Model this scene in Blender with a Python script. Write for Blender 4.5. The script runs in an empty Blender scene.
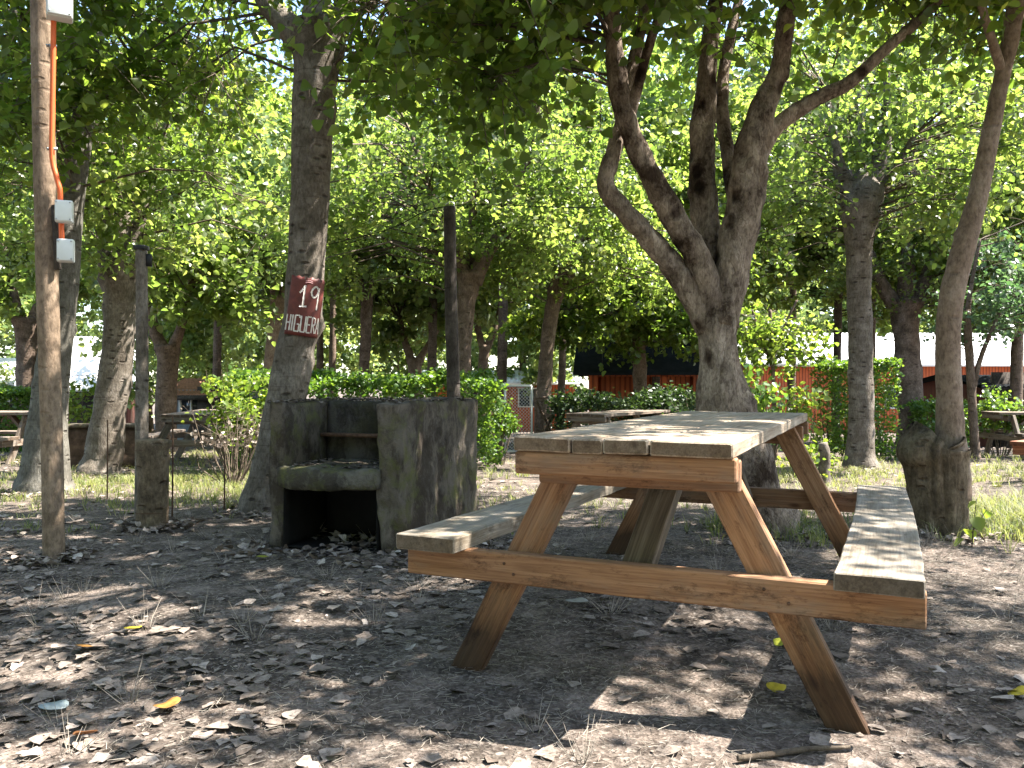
import bpy, bmesh, math, random
import numpy as np
from mathutils import Vector, noise as mnoise

random.seed(7)
RNG = np.random.default_rng(11)
SC = bpy.context.scene
COL = SC.collection
F, H0, HOR = 823.2, 0.889, 382.5          # pixel focal length, eye height, horizon row


# ------------------------------------------------------------------ places
def gslope(y):
    """The ground falls away gently behind the table."""
    y = np.asarray(y, float)
    t = np.clip(y - 5.0, 0, 40)
    return -0.042 * (np.sqrt(t * t + 0.6) - math.sqrt(0.6))


def vnoise(p, seed=0):
    """value noise on an (N,3) array, -1..1"""
    p = np.asarray(p, float)
    i = np.floor(p).astype(np.int64)
    f = p - i
    f = f * f * (3 - 2 * f)

    def h(dx, dy, dz):
        n = (i[:, 0] + dx) * 374761393 + (i[:, 1] + dy) * 668265263 + (i[:, 2] + dz) * 2147483647 + seed * 974711
        n = (n ^ (n >> 13)) * 1274126177
        n = n & 0x7fffffff
        n = (n ^ (n >> 16)) * 1103515245
        return ((n & 0xffff) / 32767.5) - 1.0
    x, y, z = f[:, 0], f[:, 1], f[:, 2]
    c00 = h(0, 0, 0) * (1 - x) + h(1, 0, 0) * x
    c10 = h(0, 1, 0) * (1 - x) + h(1, 1, 0) * x
    c01 = h(0, 0, 1) * (1 - x) + h(1, 0, 1) * x
    c11 = h(0, 1, 1) * (1 - x) + h(1, 1, 1) * x
    return (c00 * (1 - y) + c10 * y) * (1 - z) + (c01 * (1 - y) + c11 * y) * z


def gz(x, y):
    x = np.atleast_1d(np.asarray(x, float)); y = np.atleast_1d(np.asarray(y, float))
    x, y = np.broadcast_arrays(x, y)
    p = np.stack([x, y, np.zeros_like(x)], -1).reshape(-1, 3)
    n = 0.022 * vnoise(p * 0.9, 3) + 0.014 * vnoise(p * 2.7, 4) + 0.006 * vnoise(p * 8.0, 5)
    return (gslope(y).reshape(-1) + n).reshape(x.shape)


def G(px, py):
    """ground point seen at a pixel"""
    lo, hi = 1.2, 60.0
    for _ in range(60):
        m = 0.5 * (lo + hi)
        if HOR + F * (H0 - float(gslope(m))) / m > py:
            lo = m
        else:
            hi = m
    Y = 0.5 * (lo + hi)
    return Vector(((px - 512) / F * Y, Y, float(gslope(Y))))


def at(px, py, Y):
    return Vector(((px - 512) / F * Y, Y, H0 - (py - HOR) / F * Y))


SUN_EL, SUN_AZ = math.radians(57), math.radians(84)         # azimuth clockwise from +Y (the view direction)
TOSUN = np.array([math.cos(SUN_EL) * math.sin(SUN_AZ), math.cos(SUN_EL) * math.cos(SUN_AZ), math.sin(SUN_EL)])


def thin_out(P, rng):
    """the leaf roof has ragged holes: which leaves are there"""
    g = P - TOSUN * (P[:, 2:3] / TOSUN[2])
    g[:, 2] = 0
    n = .75 * vnoise(g * np.array([1.4, 2.4, 1]), 61) + vnoise(g * np.array([3.6, 6.0, 1]), 62)
    open_right = np.clip((g[:, 0] - 1.15) * 1.2, -.6, 1) * np.clip((5.2 - g[:, 1]) * .6, 0, 1)
    hole = n + .19 * open_right > .19  # gaps laid out on the ground plane to place the sun patches
    return ~hole | (rng.uniform(0, 1, len(P)) < .07)


# ------------------------------------------------------------------ linking
def empty(name, loc, rz=0.0, label=None, cat=None, group=None):
    o = bpy.data.objects.new(name, None)
    COL.objects.link(o)
    o.location = loc
    o.rotation_euler = (0, 0, rz)
    o.empty_display_size = 0.2
    tag(o, label, cat, group)
    return o


def tag(o, label=None, cat=None, group=None, kind=None):
    if label: o['label'] = label
    if cat: o['category'] = cat
    if group: o['group'] = group
    if kind: o['kind'] = kind
    return o


class MB:
    """collects verts and faces of one mesh"""
    def __init__(self):
        self.v, self.f, self.n, self.attr, self.rnd = [], {}, 0, [], []
        self.order = []

    def add(self, v, faces, rnd=None, grain=None):
        v = np.asarray(v, float).reshape(-1, 3)
        for f in faces:
            f = np.asarray(f, np.int64)
            if f.size == 0: continue
            if f.ndim == 1: f = f[None, :]
            r = np.zeros(len(f)) if rnd is None else np.broadcast_to(np.asarray(rnd, float), (len(f),))
            self.order.append((f + self.n, r))
        self.v.append(v)
        self.attr.append(v if grain is None else np.asarray(grain, float))
        self.n += len(v)

    def build(self, name, mat, parent=None, smooth=True, grain=False):
        me = bpy.data.meshes.new(name)
        V = np.concatenate(self.v)
        me.vertices.add(len(V))
        me.vertices.foreach_set('co', V.astype(np.float32).ravel())
        loops = np.concatenate([f.ravel() for f, _ in self.order])
        tot = np.concatenate([np.full(len(f), f.shape[1]) for f, _ in self.order])
        start = np.concatenate([[0], np.cumsum(tot)[:-1]])
        me.loops.add(len(loops))
        me.polygons.add(len(tot))
        me.loops.foreach_set('vertex_index', loops.astype(np.int32))
        me.polygons.foreach_set('loop_start', start.astype(np.int32))
        me.polygons.foreach_set('loop_total', tot.astype(np.int32))
        me.polygons.foreach_set('use_smooth', np.full(len(tot), bool(smooth)))
        me.update(calc_edges=True)
        a = me.attributes.new('rnd', 'FLOAT', 'FACE')
        a.data.foreach_set('value', np.concatenate([r for _, r in self.order]).astype(np.float32))
        if grain:
            g = me.attributes.new('grain', 'FLOAT_VECTOR', 'POINT')
            g.data.foreach_set('vector', np.concatenate(self.attr).astype(np.float32).ravel())
        me.materials.append(mat)
        o = bpy.data.objects.new(name, me)
        COL.objects.link(o)
        if parent is not None:
            o.parent = parent
        return o


# ------------------------------------------------------------------ shapes
def resample(pts, n):
    """Catmull-Rom through rows of pts"""
    P = np.asarray(pts, float)
    P = np.vstack([2 * P[0] - P[1], P, 2 * P[-1] - P[-2]])
    m = len(P) - 3
    t = np.linspace(0, m - 1e-6, n)
    i = t.astype(int); f = (t - i)[:, None]
    a, b, c, d = P[i], P[i + 1], P[i + 2], P[i + 3]
    return 0.5 * ((2 * b) + (-a + c) * f + (2 * a - 5 * b + 4 * c - d) * f ** 2 + (-a + 3 * b - 3 * c + d) * f ** 3)


def tube(mb, pts, rad, sides=14, step=None, lump=0.0, lump_scale=3.0, seed=0, cap=True, knots=0, ridge=0.0, freq=4):
    """a tapered tube through pts with lumpy bark relief"""
    P = np.asarray(pts, float); R = np.asarray(rad, float)
    length = np.linalg.norm(np.diff(P, axis=0), axis=1).sum()
    n = max(len(P), int(length / step) + 1) if step else len(P)
    Q = resample(np.hstack([P, R[:, None]]), n) if len(P) > 2 and step else np.hstack([P, R[:, None]])
    if step and len(P) == 2:
        t = np.linspace(0, 1, n)[:, None]
        Q = Q[:1] * (1 - t) + Q[1:2] * t
    C, R = Q[:, :3], np.maximum(Q[:, 3], 0.0008)
    n = len(C)
    T = np.gradient(C, axis=0)
    T /= np.linalg.norm(T, axis=1)[:, None] + 1e-9
    ref = np.array([1.0, 0, 0]) if abs(T[0][0]) < 0.8 else np.array([0, 1.0, 0])
    V = []
    u = ref - T[0] * ref.dot(T[0]); u /= np.linalg.norm(u)
    ang = np.linspace(0, 2 * math.pi, sides, endpoint=False)
    for k in range(n):
        u = u - T[k] * u.dot(T[k]); u /= np.linalg.norm(u) + 1e-9
        w = np.cross(T[k], u)
        V.append(C[k] + R[k] * (np.cos(ang)[:, None] * u + np.sin(ang)[:, None] * w))
    V = np.array(V)
    if ridge:
        zz = np.linalg.norm(np.diff(C, axis=0, prepend=C[:1]), axis=1).cumsum()
        aa = np.repeat(ang[None, :], n, 0); hh = np.repeat(zz[:, None], sides, 1)
        q = np.stack([np.cos(aa) * freq, np.sin(aa) * freq, hh * 2.2], -1).reshape(-1, 3)
        rn = (1 - np.abs(vnoise(q, seed + 7)) * 2) * .7 + .5 * vnoise(q * np.array([2.2, 2.2, 1.6]), seed + 8)
        V = C[:, None, :] + (V - C[:, None, :]) * (1 + ridge * rn.reshape(n, sides, 1))
    if lump:
        D = V - C[:, None, :]
        flatv = V.reshape(-1, 3)
        k = lump_scale / max(np.median(R), 1e-3) * 0.3
        nz = vnoise(flatv * k, seed) + 0.5 * vnoise(flatv * k * 2.3, seed + 1) + 0.3 * vnoise(flatv * np.array([k * 5, k * 5, k * 1.5]), seed + 2)
        V = C[:, None, :] + D * (1 + lump * nz.reshape(n, sides, 1))
        rr = random.Random(seed)
        for _ in range(knots):
            kk = rr.randrange(int(n * .1), n); s = rr.randrange(sides)
            c = V[kk, s]; kr = R[kk] * rr.uniform(.25, .5)
            dd = np.linalg.norm(V - c, axis=2)
            D2 = V - C[:, None, :]
            D2 /= np.linalg.norm(D2, axis=2)[:, :, None] + 1e-9
            V = V + D2 * (kr * rr.uniform(.25, .6) * np.exp(-(dd / kr) ** 2))[:, :, None]
    idx = np.arange(n * sides).reshape(n, sides)
    nxt = np.roll(idx, -1, axis=1)
    q = np.stack([idx[:-1], nxt[:-1], nxt[1:], idx[1:]], -1).reshape(-1, 4)
    faces = [q]
    Vf = V.reshape(-1, 3)
    if cap:
        Vf = np.vstack([Vf, C[0], C[-1]])
        a, b = n * sides, n * sides + 1
        t0 = np.stack([nxt[0], idx[0], np.full(sides, a)], -1)
        t1 = np.stack([idx[-1], nxt[-1], np.full(sides, b)], -1)
        faces += [t0, t1]
    mb.add(Vf, faces)
    return C


def sticks(mb, A, B, ra, rb, rnd=None):
    """many thin three-sided twigs at once"""
    A = np.asarray(A, float); B = np.asarray(B, float); N = len(A)
    if N == 0: return
    T = B - A; T /= np.linalg.norm(T, axis=1)[:, None] + 1e-9
    ref = np.where(np.abs(T[:, 2:3]) < .9, np.array([[0, 0, 1.0]]), np.array([[1.0, 0, 0]]))
    u = np.cross(T, ref); u /= np.linalg.norm(u, axis=1)[:, None] + 1e-9
    w = np.cross(T, u)
    ra = np.broadcast_to(ra, (N,))[:, None]; rb = np.broadcast_to(rb, (N,))[:, None]
    V = np.zeros((N, 6, 3))
    for k in range(3):
        a = 2 * math.pi * k / 3
        d = math.cos(a) * u + math.sin(a) * w
        V[:, k] = A + d * ra; V[:, 3 + k] = B + d * rb
    b = (np.arange(N) * 6)[:, None]
    F_ = np.concatenate([b + np.array([[k, (k + 1) % 3, 3 + (k + 1) % 3, 3 + k]]) for k in range(3)])
    r = None if rnd is None else np.tile(rnd, 3)
    mb.add(V.reshape(-1, 3), [F_], r)


LOBED = (np.array([[0, 0], [0, .5], [0, 1.0], [.46, .2], [.27, .46], [.3, .66], [-.46, .2], [-.27, .46], [-.3, .66]]),
         np.array([[0, 3, 4, 1], [1, 4, 5, 2], [0, 1, 7, 6], [1, 2, 8, 7]]))
OVATE = (np.array([[0, 0], [0, 1.0], [.4, .22], [.33, .62], [-.4, .22], [-.33, .62]]),
         np.array([[0, 2, 3, 1], [0, 1, 5, 4]]))
_w = np.array([.02, .30, .42, .36, .22, .02]); _y = np.array([0, .16, .38, .6, .82, 1.0])
DRY = (np.concatenate([np.column_stack([-_w, _y]), np.column_stack([_w * 0, _y]), np.column_stack([_w, _y])]),
       np.concatenate([np.array([[k, k + 6, k + 7, k + 1] for k in range(5)]), np.array([[k + 6, k + 12, k + 13, k + 7] for k in range(5)])]))
_b = np.array([.03, .36, .45, .34, .15, .01]); _c = np.array([0, .08, .28, .54, .8, 1.0])
BROAD = (np.concatenate([np.column_stack([-_b, _c]), np.column_stack([_b * 0, _c]), np.column_stack([_b, _c])]), DRY[1])
RHOMB = (np.array([[0, 0], [.42, .45], [0, 1.0], [-.42, .45]]), np.array([[0, 1, 2, 3]]))


def leaves(mb, C, size, shape=OVATE, droop=-.45, up=0.9, fold=.25, curl=.25, rng=RNG, rnd=None, tilt=.45, torn=0.0):
    C = np.asarray(C, float); N = len(C)
    if N == 0: return
    s = size * rng.uniform(.65, 1.25, N)
    a = rng.uniform(0, 2 * math.pi, N); e = rng.normal(droop, tilt, N)
    d = np.stack([np.cos(a) * np.cos(e), np.sin(a) * np.cos(e), np.sin(e)], -1)
    n = rng.normal(0, .75, (N, 3)); n[:, 2] += up
    n -= d * (n * d).sum(1)[:, None]; n /= np.linalg.norm(n, axis=1)[:, None] + 1e-9
    b = np.cross(n, d)
    sh, fc = shape
    K = len(sh)
    x = sh[:, 0][None, :, None]; y = sh[:, 1][None, :, None]
    cu = rng.uniform(-.3, 1, N)[:, None, None] * curl
    if torn:
        x = x * (1 + torn * rng.uniform(-1, .6, (N, K, 1))); y = y + torn * .12 * rng.uniform(-1, 1, (N, K, 1))
    V = C[:, None, :] + s[:, None, None] * (x * b[:, None, :] + y * d[:, None, :] + (fold * np.abs(x) - cu * y * y) * n[:, None, :])
    base = np.arange(N) * K
    if rnd is None: rnd = rng.uniform(0, 1, N)
    fs = np.concatenate([base[:, None] + f[None, :] for f in fc])
    mb.add(V.reshape(-1, 3), [fs], np.tile(rnd, len(fc)))


def board(mb, a, b, wdir, w, t, cut0=None, cut1=None, seg=None, ch=.004, rough=.0012, bend=None):
    """a sawn timber from a to b: w wide along wdir, t thick, chamfered edges; grain runs along it"""
    a = np.asarray(a, float); b = np.asarray(b, float)
    d = b - a; L = np.linalg.norm(d); d /= L
    wd = np.asarray(wdir, float); wd = wd - d * wd.dot(d); wd /= np.linalg.norm(wd)
    td = np.cross(d, wd)
    hw, ht = w / 2, t / 2
    prof = np.array([[-hw + ch, -ht], [0, -ht], [hw - ch, -ht], [hw, -ht + ch], [hw, ht - ch], [hw - ch, ht], [0, ht], [-hw + ch, ht], [-hw, ht - ch], [-hw, -ht + ch]])
    K = len(prof)
    n = seg or max(3, int(L / .12))
    off = RNG.uniform(0, 40, 3)
    s = np.concatenate([[0, ch], np.linspace(0, L, n + 1)[1:-1], [L - ch, L]])
    V = np.zeros((len(s), K, 3)); Gr = np.zeros_like(V)
    for i, si in enumerate(s):
        k = 1 - ch / hw if i in (0, len(s) - 1) else 1.0
        pr = prof * (np.array([1 - ch / hw, 1 - ch / ht]) if i in (0, len(s) - 1) else 1.0)
        c = a + d * si
        if bend is not None: c = c + np.asarray(bend(si / L))
        V[i] = c + pr[:, :1] * wd + pr[:, 1:] * td
        Gr[i] = np.column_stack([np.full(K, si), pr[:, 0], pr[:, 1]]) + off
    for end, cut in ((0, cut0), (1, cut1)):
        if cut == 'h':
            ii = (0, 1) if end == 0 else (-1, -2)
            z = (a if end == 0 else b)[2]
            for q, i in enumerate(ii):
                zz = z + (0 if q == 0 else (ch if end == 0 else -ch))
                V[i] += ((zz - V[i][:, 2]) / d[2])[:, None] * d
    V += rough * vnoise(V.reshape(-1, 3) * 9, 9).reshape(V.shape[0], K, 1) * (wd + td)
    idx = np.arange(len(s) * K).reshape(len(s), K)
    nx = np.roll(idx, -1, axis=1)
    q = np.stack([idx[:-1], nx[:-1], nx[1:], idx[1:]], -1).reshape(-1, 4)
    f0 = mb.n
    mb.add(V.reshape(-1, 3), [q], None, Gr.reshape(-1, 3))
    mb.order += [(idx[0][::-1][None, :] + f0, np.ones(1)), (idx[-1][None, :] + f0, np.ones(1))]      # end grain


def rough_box(mb, lo, hi, cell=.035, amp=.006, seed=0, edge=.012, warp=None):
    """a cast or worn block: subdivided box with rounded, bumpy faces"""
    lo = np.asarray(lo, float); hi = np.asarray(hi, float)
    n = np.maximum(1, np.round((hi - lo) / cell).astype(int))
    verts = {}; V = []; Fc = []

    def vid(i, j, k):
        key = (i, j, k)
        if key not in verts:
            verts[key] = len(V)
            V.append(lo + (hi - lo) * np.array([i / n[0], j / n[1], k / n[2]]))
        return verts[key]
    for ax in range(3):
        b, c = [(1, 2), (2, 0), (0, 1)][ax]
        for side in (0, n[ax]):
            for i in range(n[b]):
                for j in range(n[c]):
                    q = []
                    for di, dj in ((0, 0), (1, 0), (1, 1), (0, 1)):
                        p = [0, 0, 0]; p[ax] = side; p[b] = i + di; p[c] = j + dj
                        q.append(vid(*p))
                    Fc.append(q if side else q[::-1])
    V = np.array(V)
    c = np.clip(V, lo + edge, hi - edge)
    d = V - c; ln = np.linalg.norm(d, axis=1)[:, None]
    V = c + np.where(ln > 0, d / np.maximum(ln, 1e-9) * np.minimum(ln, edge), d)
    off = np.stack([vnoise(V * 6, seed), vnoise(V * 6, seed + 1), vnoise(V * 6, seed + 2)], -1) * amp
    off += np.stack([vnoise(V * 22, seed + 3), vnoise(V * 22, seed + 4), vnoise(V * 22, seed + 5)], -1) * amp * .5
    V = V + off
    if warp is not None: V = warp(V)
    mb.add(V, [np.array(Fc)])


def flat_box(mb, c, size, rz=0.0):
    sx, sy, sz = [s / 2 for s in size]
    v = np.array([[x, y, z] for x in (-sx, sx) for y in (-sy, sy) for z in (-sz, sz)])
    if rz:
        cs, sn = math.cos(rz), math.sin(rz)
        v = np.column_stack([v[:, 0] * cs - v[:, 1] * sn, v[:, 0] * sn + v[:, 1] * cs, v[:, 2]])
    f = np.array([[0, 1, 3, 2], [4, 6, 7, 5], [0, 4, 5, 1], [2, 3, 7, 6], [0, 2, 6, 4], [1, 5, 7, 3]])
    mb.add(v + np.asarray(c, float), [f], None, v + RNG.uniform(0, 20, 3))


def bevel_box(mb, c, size, bev=.006, rz=0.0):
    bm = bmesh.new()
    bmesh.ops.create_cube(bm, size=1)
    bmesh.ops.scale(bm, vec=size, verts=bm.verts)
    bmesh.ops.bevel(bm, geom=bm.edges[:], offset=bev, segments=2, affect='EDGES', profile=.6)
    bm.verts.index_update()
    v = np.array([x.co[:] for x in bm.verts])
    cs, sn = math.cos(rz), math.sin(rz)
    v = np.column_stack([v[:, 0] * cs - v[:, 1] * sn, v[:, 0] * sn + v[:, 1] * cs, v[:, 2]])
    mb.add(v + np.asarray(c, float), [np.array([x.index for x in f.verts]) for f in bm.faces])
    bm.free()


# ------------------------------------------------------------------ materials
def mat(name):
    m = bpy.data.materials.new(name)
    m.use_nodes = True
    nt = m.node_tree
    nt.nodes.clear()
    out = nt.nodes.new('ShaderNodeOutputMaterial')
    return m, nt, out


def nd(nt, kind, **kw):
    n = nt.nodes.new('ShaderNode' + kind)
    for k, v in kw.items():
        if hasattr(n, k): setattr(n, k, v)
        else: n.inputs[k].default_value = v
    return n


def ramp(nt, stops, interp='LINEAR'):
    r = nt.nodes.new('ShaderNodeValToRGB')
    r.color_ramp.interpolation = interp
    e = r.color_ramp.elements
    while len(e) < len(stops): e.new(0.5)
    for x, (p, c) in zip(e, stops):
        x.position = p
        x.color = (*c, 1) if len(c) == 3 else c
    return r


def rgb(*c): return (c[0], c[1], c[2], 1.0)


def coords(nt, scale, kind='Object', attr=None):
    if attr:
        t = nd(nt, 'Attribute', attribute_name=attr); src = t.outputs['Vector']
    else:
        t = nd(nt, 'TexCoord'); src = t.outputs[kind]
    mp = nd(nt, 'Mapping')
    mp.inputs['Scale'].default_value = scale
    nt.links.new(src, mp.inputs['Vector'])
    return mp.outputs['Vector']


def noise(nt, vec, scale, detail=4, rough=.6, dist=0):
    n = nd(nt, 'TexNoise', Scale=scale, Detail=detail, Roughness=rough, Distortion=dist)
    nt.links.new(vec, n.inputs['Vector'])
    return n.outputs['Fac']


def mix(nt, fac, a, b, blend='MIX'):
    m = nd(nt, 'MixRGB', blend_type=blend)
    for inp, v in ((m.inputs[0], fac), (m.inputs[1], a), (m.inputs[2], b)):
        if hasattr(v, 'is_linked'): nt.links.new(v, inp)
        elif isinstance(v, (int, float)): inp.default_value = v
        else: inp.default_value = rgb(*v)
    return m.outputs[0]


def bump(nt, height, strength=.4, dist=.01):
    b = nd(nt, 'Bump', Strength=strength, Distance=dist)
    nt.links.new(height, b.inputs['Height'])
    return b.outputs['Normal']


def principled(nt, out, color, rough=.8, normal=None, spec=.3, metallic=0.0):
    p = nd(nt, 'BsdfPrincipled')
    if hasattr(color, 'is_linked'): nt.links.new(color, p.inputs['Base Color'])
    else: p.inputs['Base Color'].default_value = rgb(*color)
    if hasattr(rough, 'is_linked'): nt.links.new(rough, p.inputs['Roughness'])
    else: p.inputs['Roughness'].default_value = rough
    p.inputs['Specular IOR Level'].default_value = spec
    p.inputs['Metallic'].default_value = metallic
    if normal is not None: nt.links.new(normal, p.inputs['Normal'])
    if out is not None: nt.links.new(p.outputs[0], out.inputs['Surface'])
    return p


def leaf_material(name, stops, trans_stops, trans=.45, rough=.42, mottle=0):
    m, nt, out = mat(name)
    at_ = nd(nt, 'Attribute', attribute_name='rnd')
    r1 = ramp(nt, stops); r2 = ramp(nt, trans_stops)
    nt.links.new(at_.outputs['Fac'], r1.inputs[0]); nt.links.new(at_.outputs['Fac'], r2.inputs[0])
    col = r1.outputs[0]
    if mottle:
        mr = ramp(nt, [(.36, (.45, .41, .38)), (.52, (1, 1, 1)), (.7, (1.3, 1.25, 1.2))])
        nt.links.new(noise(nt, coords(nt, (1, 1, 1)), mottle, 5, .75), mr.inputs[0])
        col = mix(nt, .9, col, mr.outputs[0], 'MULTIPLY')
    p = principled(nt, None, col, rough, None, .45 if not mottle else .2)
    t = nd(nt, 'BsdfTranslucent')
    nt.links.new(r2.outputs[0], t.inputs['Color'])
    mx = nd(nt, 'MixShader', Fac=trans)
    nt.links.new(p.outputs[0], mx.inputs[1]); nt.links.new(t.outputs[0], mx.inputs[2])
    nt.links.new(mx.outputs[0], out.inputs['Surface'])
    return m


def bark_material(name, dark, mid, light, scar=.5, bumpy=.7, green=0.0):
    m, nt, out = mat(name)
    v = coords(nt, (1, 1, 1))
    big = noise(nt, v, 6, 6, .7)
    fib = noise(nt, coords(nt, (34, 34, 14)), 1.6, 6, .72, .3)
    r1 = ramp(nt, [(.32, dark), (.5, mid), (.68, light)])
    nt.links.new(big, r1.inputs[0])
    r2 = ramp(nt, [(.34, (.42, .4, .38)), (.52, (.9, .9, .9)), (.7, (1.25, 1.22, 1.2))])
    nt.links.new(fib, r2.inputs[0])
    c = mix(nt, .85, r1.outputs[0], r2.outputs[0], 'MULTIPLY')
    # horizontal lenticels and old branch scars, each a short dark lens
    vo = nd(nt, 'TexVoronoi', Scale=1.0); nt.links.new(mix_vec(nt, coords(nt, (9, 9, 22)), 1.5, .25), vo.inputs['Vector'])
    sp = nd(nt, 'SeparateColor'); nt.links.new(vo.outputs['Color'], sp.inputs[0])
    pick = nd(nt, 'Math', operation='GREATER_THAN'); nt.links.new(sp.outputs[0], pick.inputs[0]); pick.inputs[1].default_value = .62
    r3 = ramp(nt, [(.16, (.16, .13, .11)), (.34, (1, 1, 1))]); nt.links.new(vo.outputs['Distance'], r3.inputs[0])
    sc = mix(nt, pick.outputs[0], (1, 1, 1), r3.outputs[0])
    c = mix(nt, scar, c, sc, 'MULTIPLY')
    thin = noise(nt, coords(nt, (3, 3, 60)), 1.0, 3, .6, .2)
    r4 = ramp(nt, [(.6, (1, 1, 1)), (.68, (.5, .46, .43))]); nt.links.new(thin, r4.inputs[0])
    c = mix(nt, scar * .8, c, r4.outputs[0], 'MULTIPLY')
    if green:
        g = ramp(nt, [(.52, (0, 0, 0)), (.7, (green, green, green))])
        nt.links.new(noise(nt, v, 3.1, 3), g.inputs[0])
        c = mix(nt, g.outputs[0], c, (.07, .075, .03))
    mth = nd(nt, 'Math', operation='MULTIPLY_ADD')
    nt.links.new(fib, mth.inputs[0]); mth.inputs[1].default_value = .8
    nt.links.new(sc, mth.inputs[2])
    principled(nt, out, c, .9, bump(nt, mth.outputs[0], bumpy, .022), .15)
    return m


def flaky_bark(name):
    m, nt, out = mat(name)
    v = mix_vec(nt, mix_vec(nt, coords(nt, (1, 1, .34)), 4.0, .22), 22, .06)
    vo = nd(nt, 'TexVoronoi', Scale=21); nt.links.new(v, vo.inputs['Vector'])
    ve = nd(nt, 'TexVoronoi', Scale=21, feature='DISTANCE_TO_EDGE'); nt.links.new(v, ve.inputs['Vector'])
    sp = nd(nt, 'SeparateColor'); nt.links.new(vo.outputs['Color'], sp.inputs[0])
    plates = ramp(nt, [(0, (.155, .118, .09)), (.5, (.205, .16, .124)), (1, (.265, .213, .17))])
    nt.links.new(sp.outputs[0], plates.inputs[0])
    big = noise(nt, coords(nt, (1, 1, .8)), 4.5, 7, .72)
    r1 = ramp(nt, [(.40, (.25, .21, .18)), (.47, (.75, .72, .7)), (.54, (1.05, 1.03, 1.0)), (.62, (1.5, 1.48, 1.45))]); nt.links.new(big, r1.inputs[0])
    c = mix(nt, 1.0, plates.outputs[0], r1.outputs[0], 'MULTIPLY')
    vb = nd(nt, 'TexVoronoi', Scale=6.5); nt.links.new(mix_vec(nt, coords(nt, (1, 1, .8)), 9, .09), vb.inputs['Vector'])
    sb = nd(nt, 'SeparateColor'); nt.links.new(vb.outputs['Color'], sb.inputs[0])
    pb = nd(nt, 'Math', operation='GREATER_THAN'); nt.links.new(sb.outputs[0], pb.inputs[0]); pb.inputs[1].default_value = .5
    burl = ramp(nt, [(.16, (.17, .13, .105)), (.34, (1, 1, 1))]); nt.links.new(vb.outputs['Distance'], burl.inputs[0])
    c = mix(nt, pb.outputs[0], c, mix(nt, .9, c, burl.outputs[0], 'MULTIPLY'))
    crack = ramp(nt, [(.0, (.2, .16, .13)), (.09, (1, 1, 1))]); nt.links.new(ve.outputs['Distance'], crack.inputs[0])
    c = mix(nt, mix(nt, .5, (0, 0, 0), big), c, mix(nt, 1.0, c, crack.outputs[0], 'MULTIPLY'))
    fine = noise(nt, coords(nt, (60, 60, 22)), 1.5, 6, .75)
    r3 = ramp(nt, [(.36, (.45, .42, .4)), (.52, (1, 1, 1)), (.7, (1.25, 1.25, 1.25))]); nt.links.new(fine, r3.inputs[0])
    c = mix(nt, .85, c, r3.outputs[0], 'MULTIPLY')
    h = mix(nt, .65, crack.outputs[0], fine)
    h = mix(nt, .5, h, big)
    h = mix(nt, .4, h, burl.outputs[0])
    principled(nt, out, c, .92, bump(nt, h, 1.0, .035), .12)
    return m


def mix_vec(nt, vec, scale, amount):
    n = nd(nt, 'TexNoise', Scale=scale, Detail=3)
    nt.links.new(vec, n.inputs['Vector'])
    s = nd(nt, 'VectorMath', operation='SCALE'); s.inputs['Scale'].default_value = amount
    nt.links.new(n.outputs['Color'], s.inputs[0])
    a = nd(nt, 'VectorMath', operation='ADD')
    nt.links.new(vec, a.inputs[0]); nt.links.new(s.outputs[0], a.inputs[1])
    return a.outputs[0]


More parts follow.
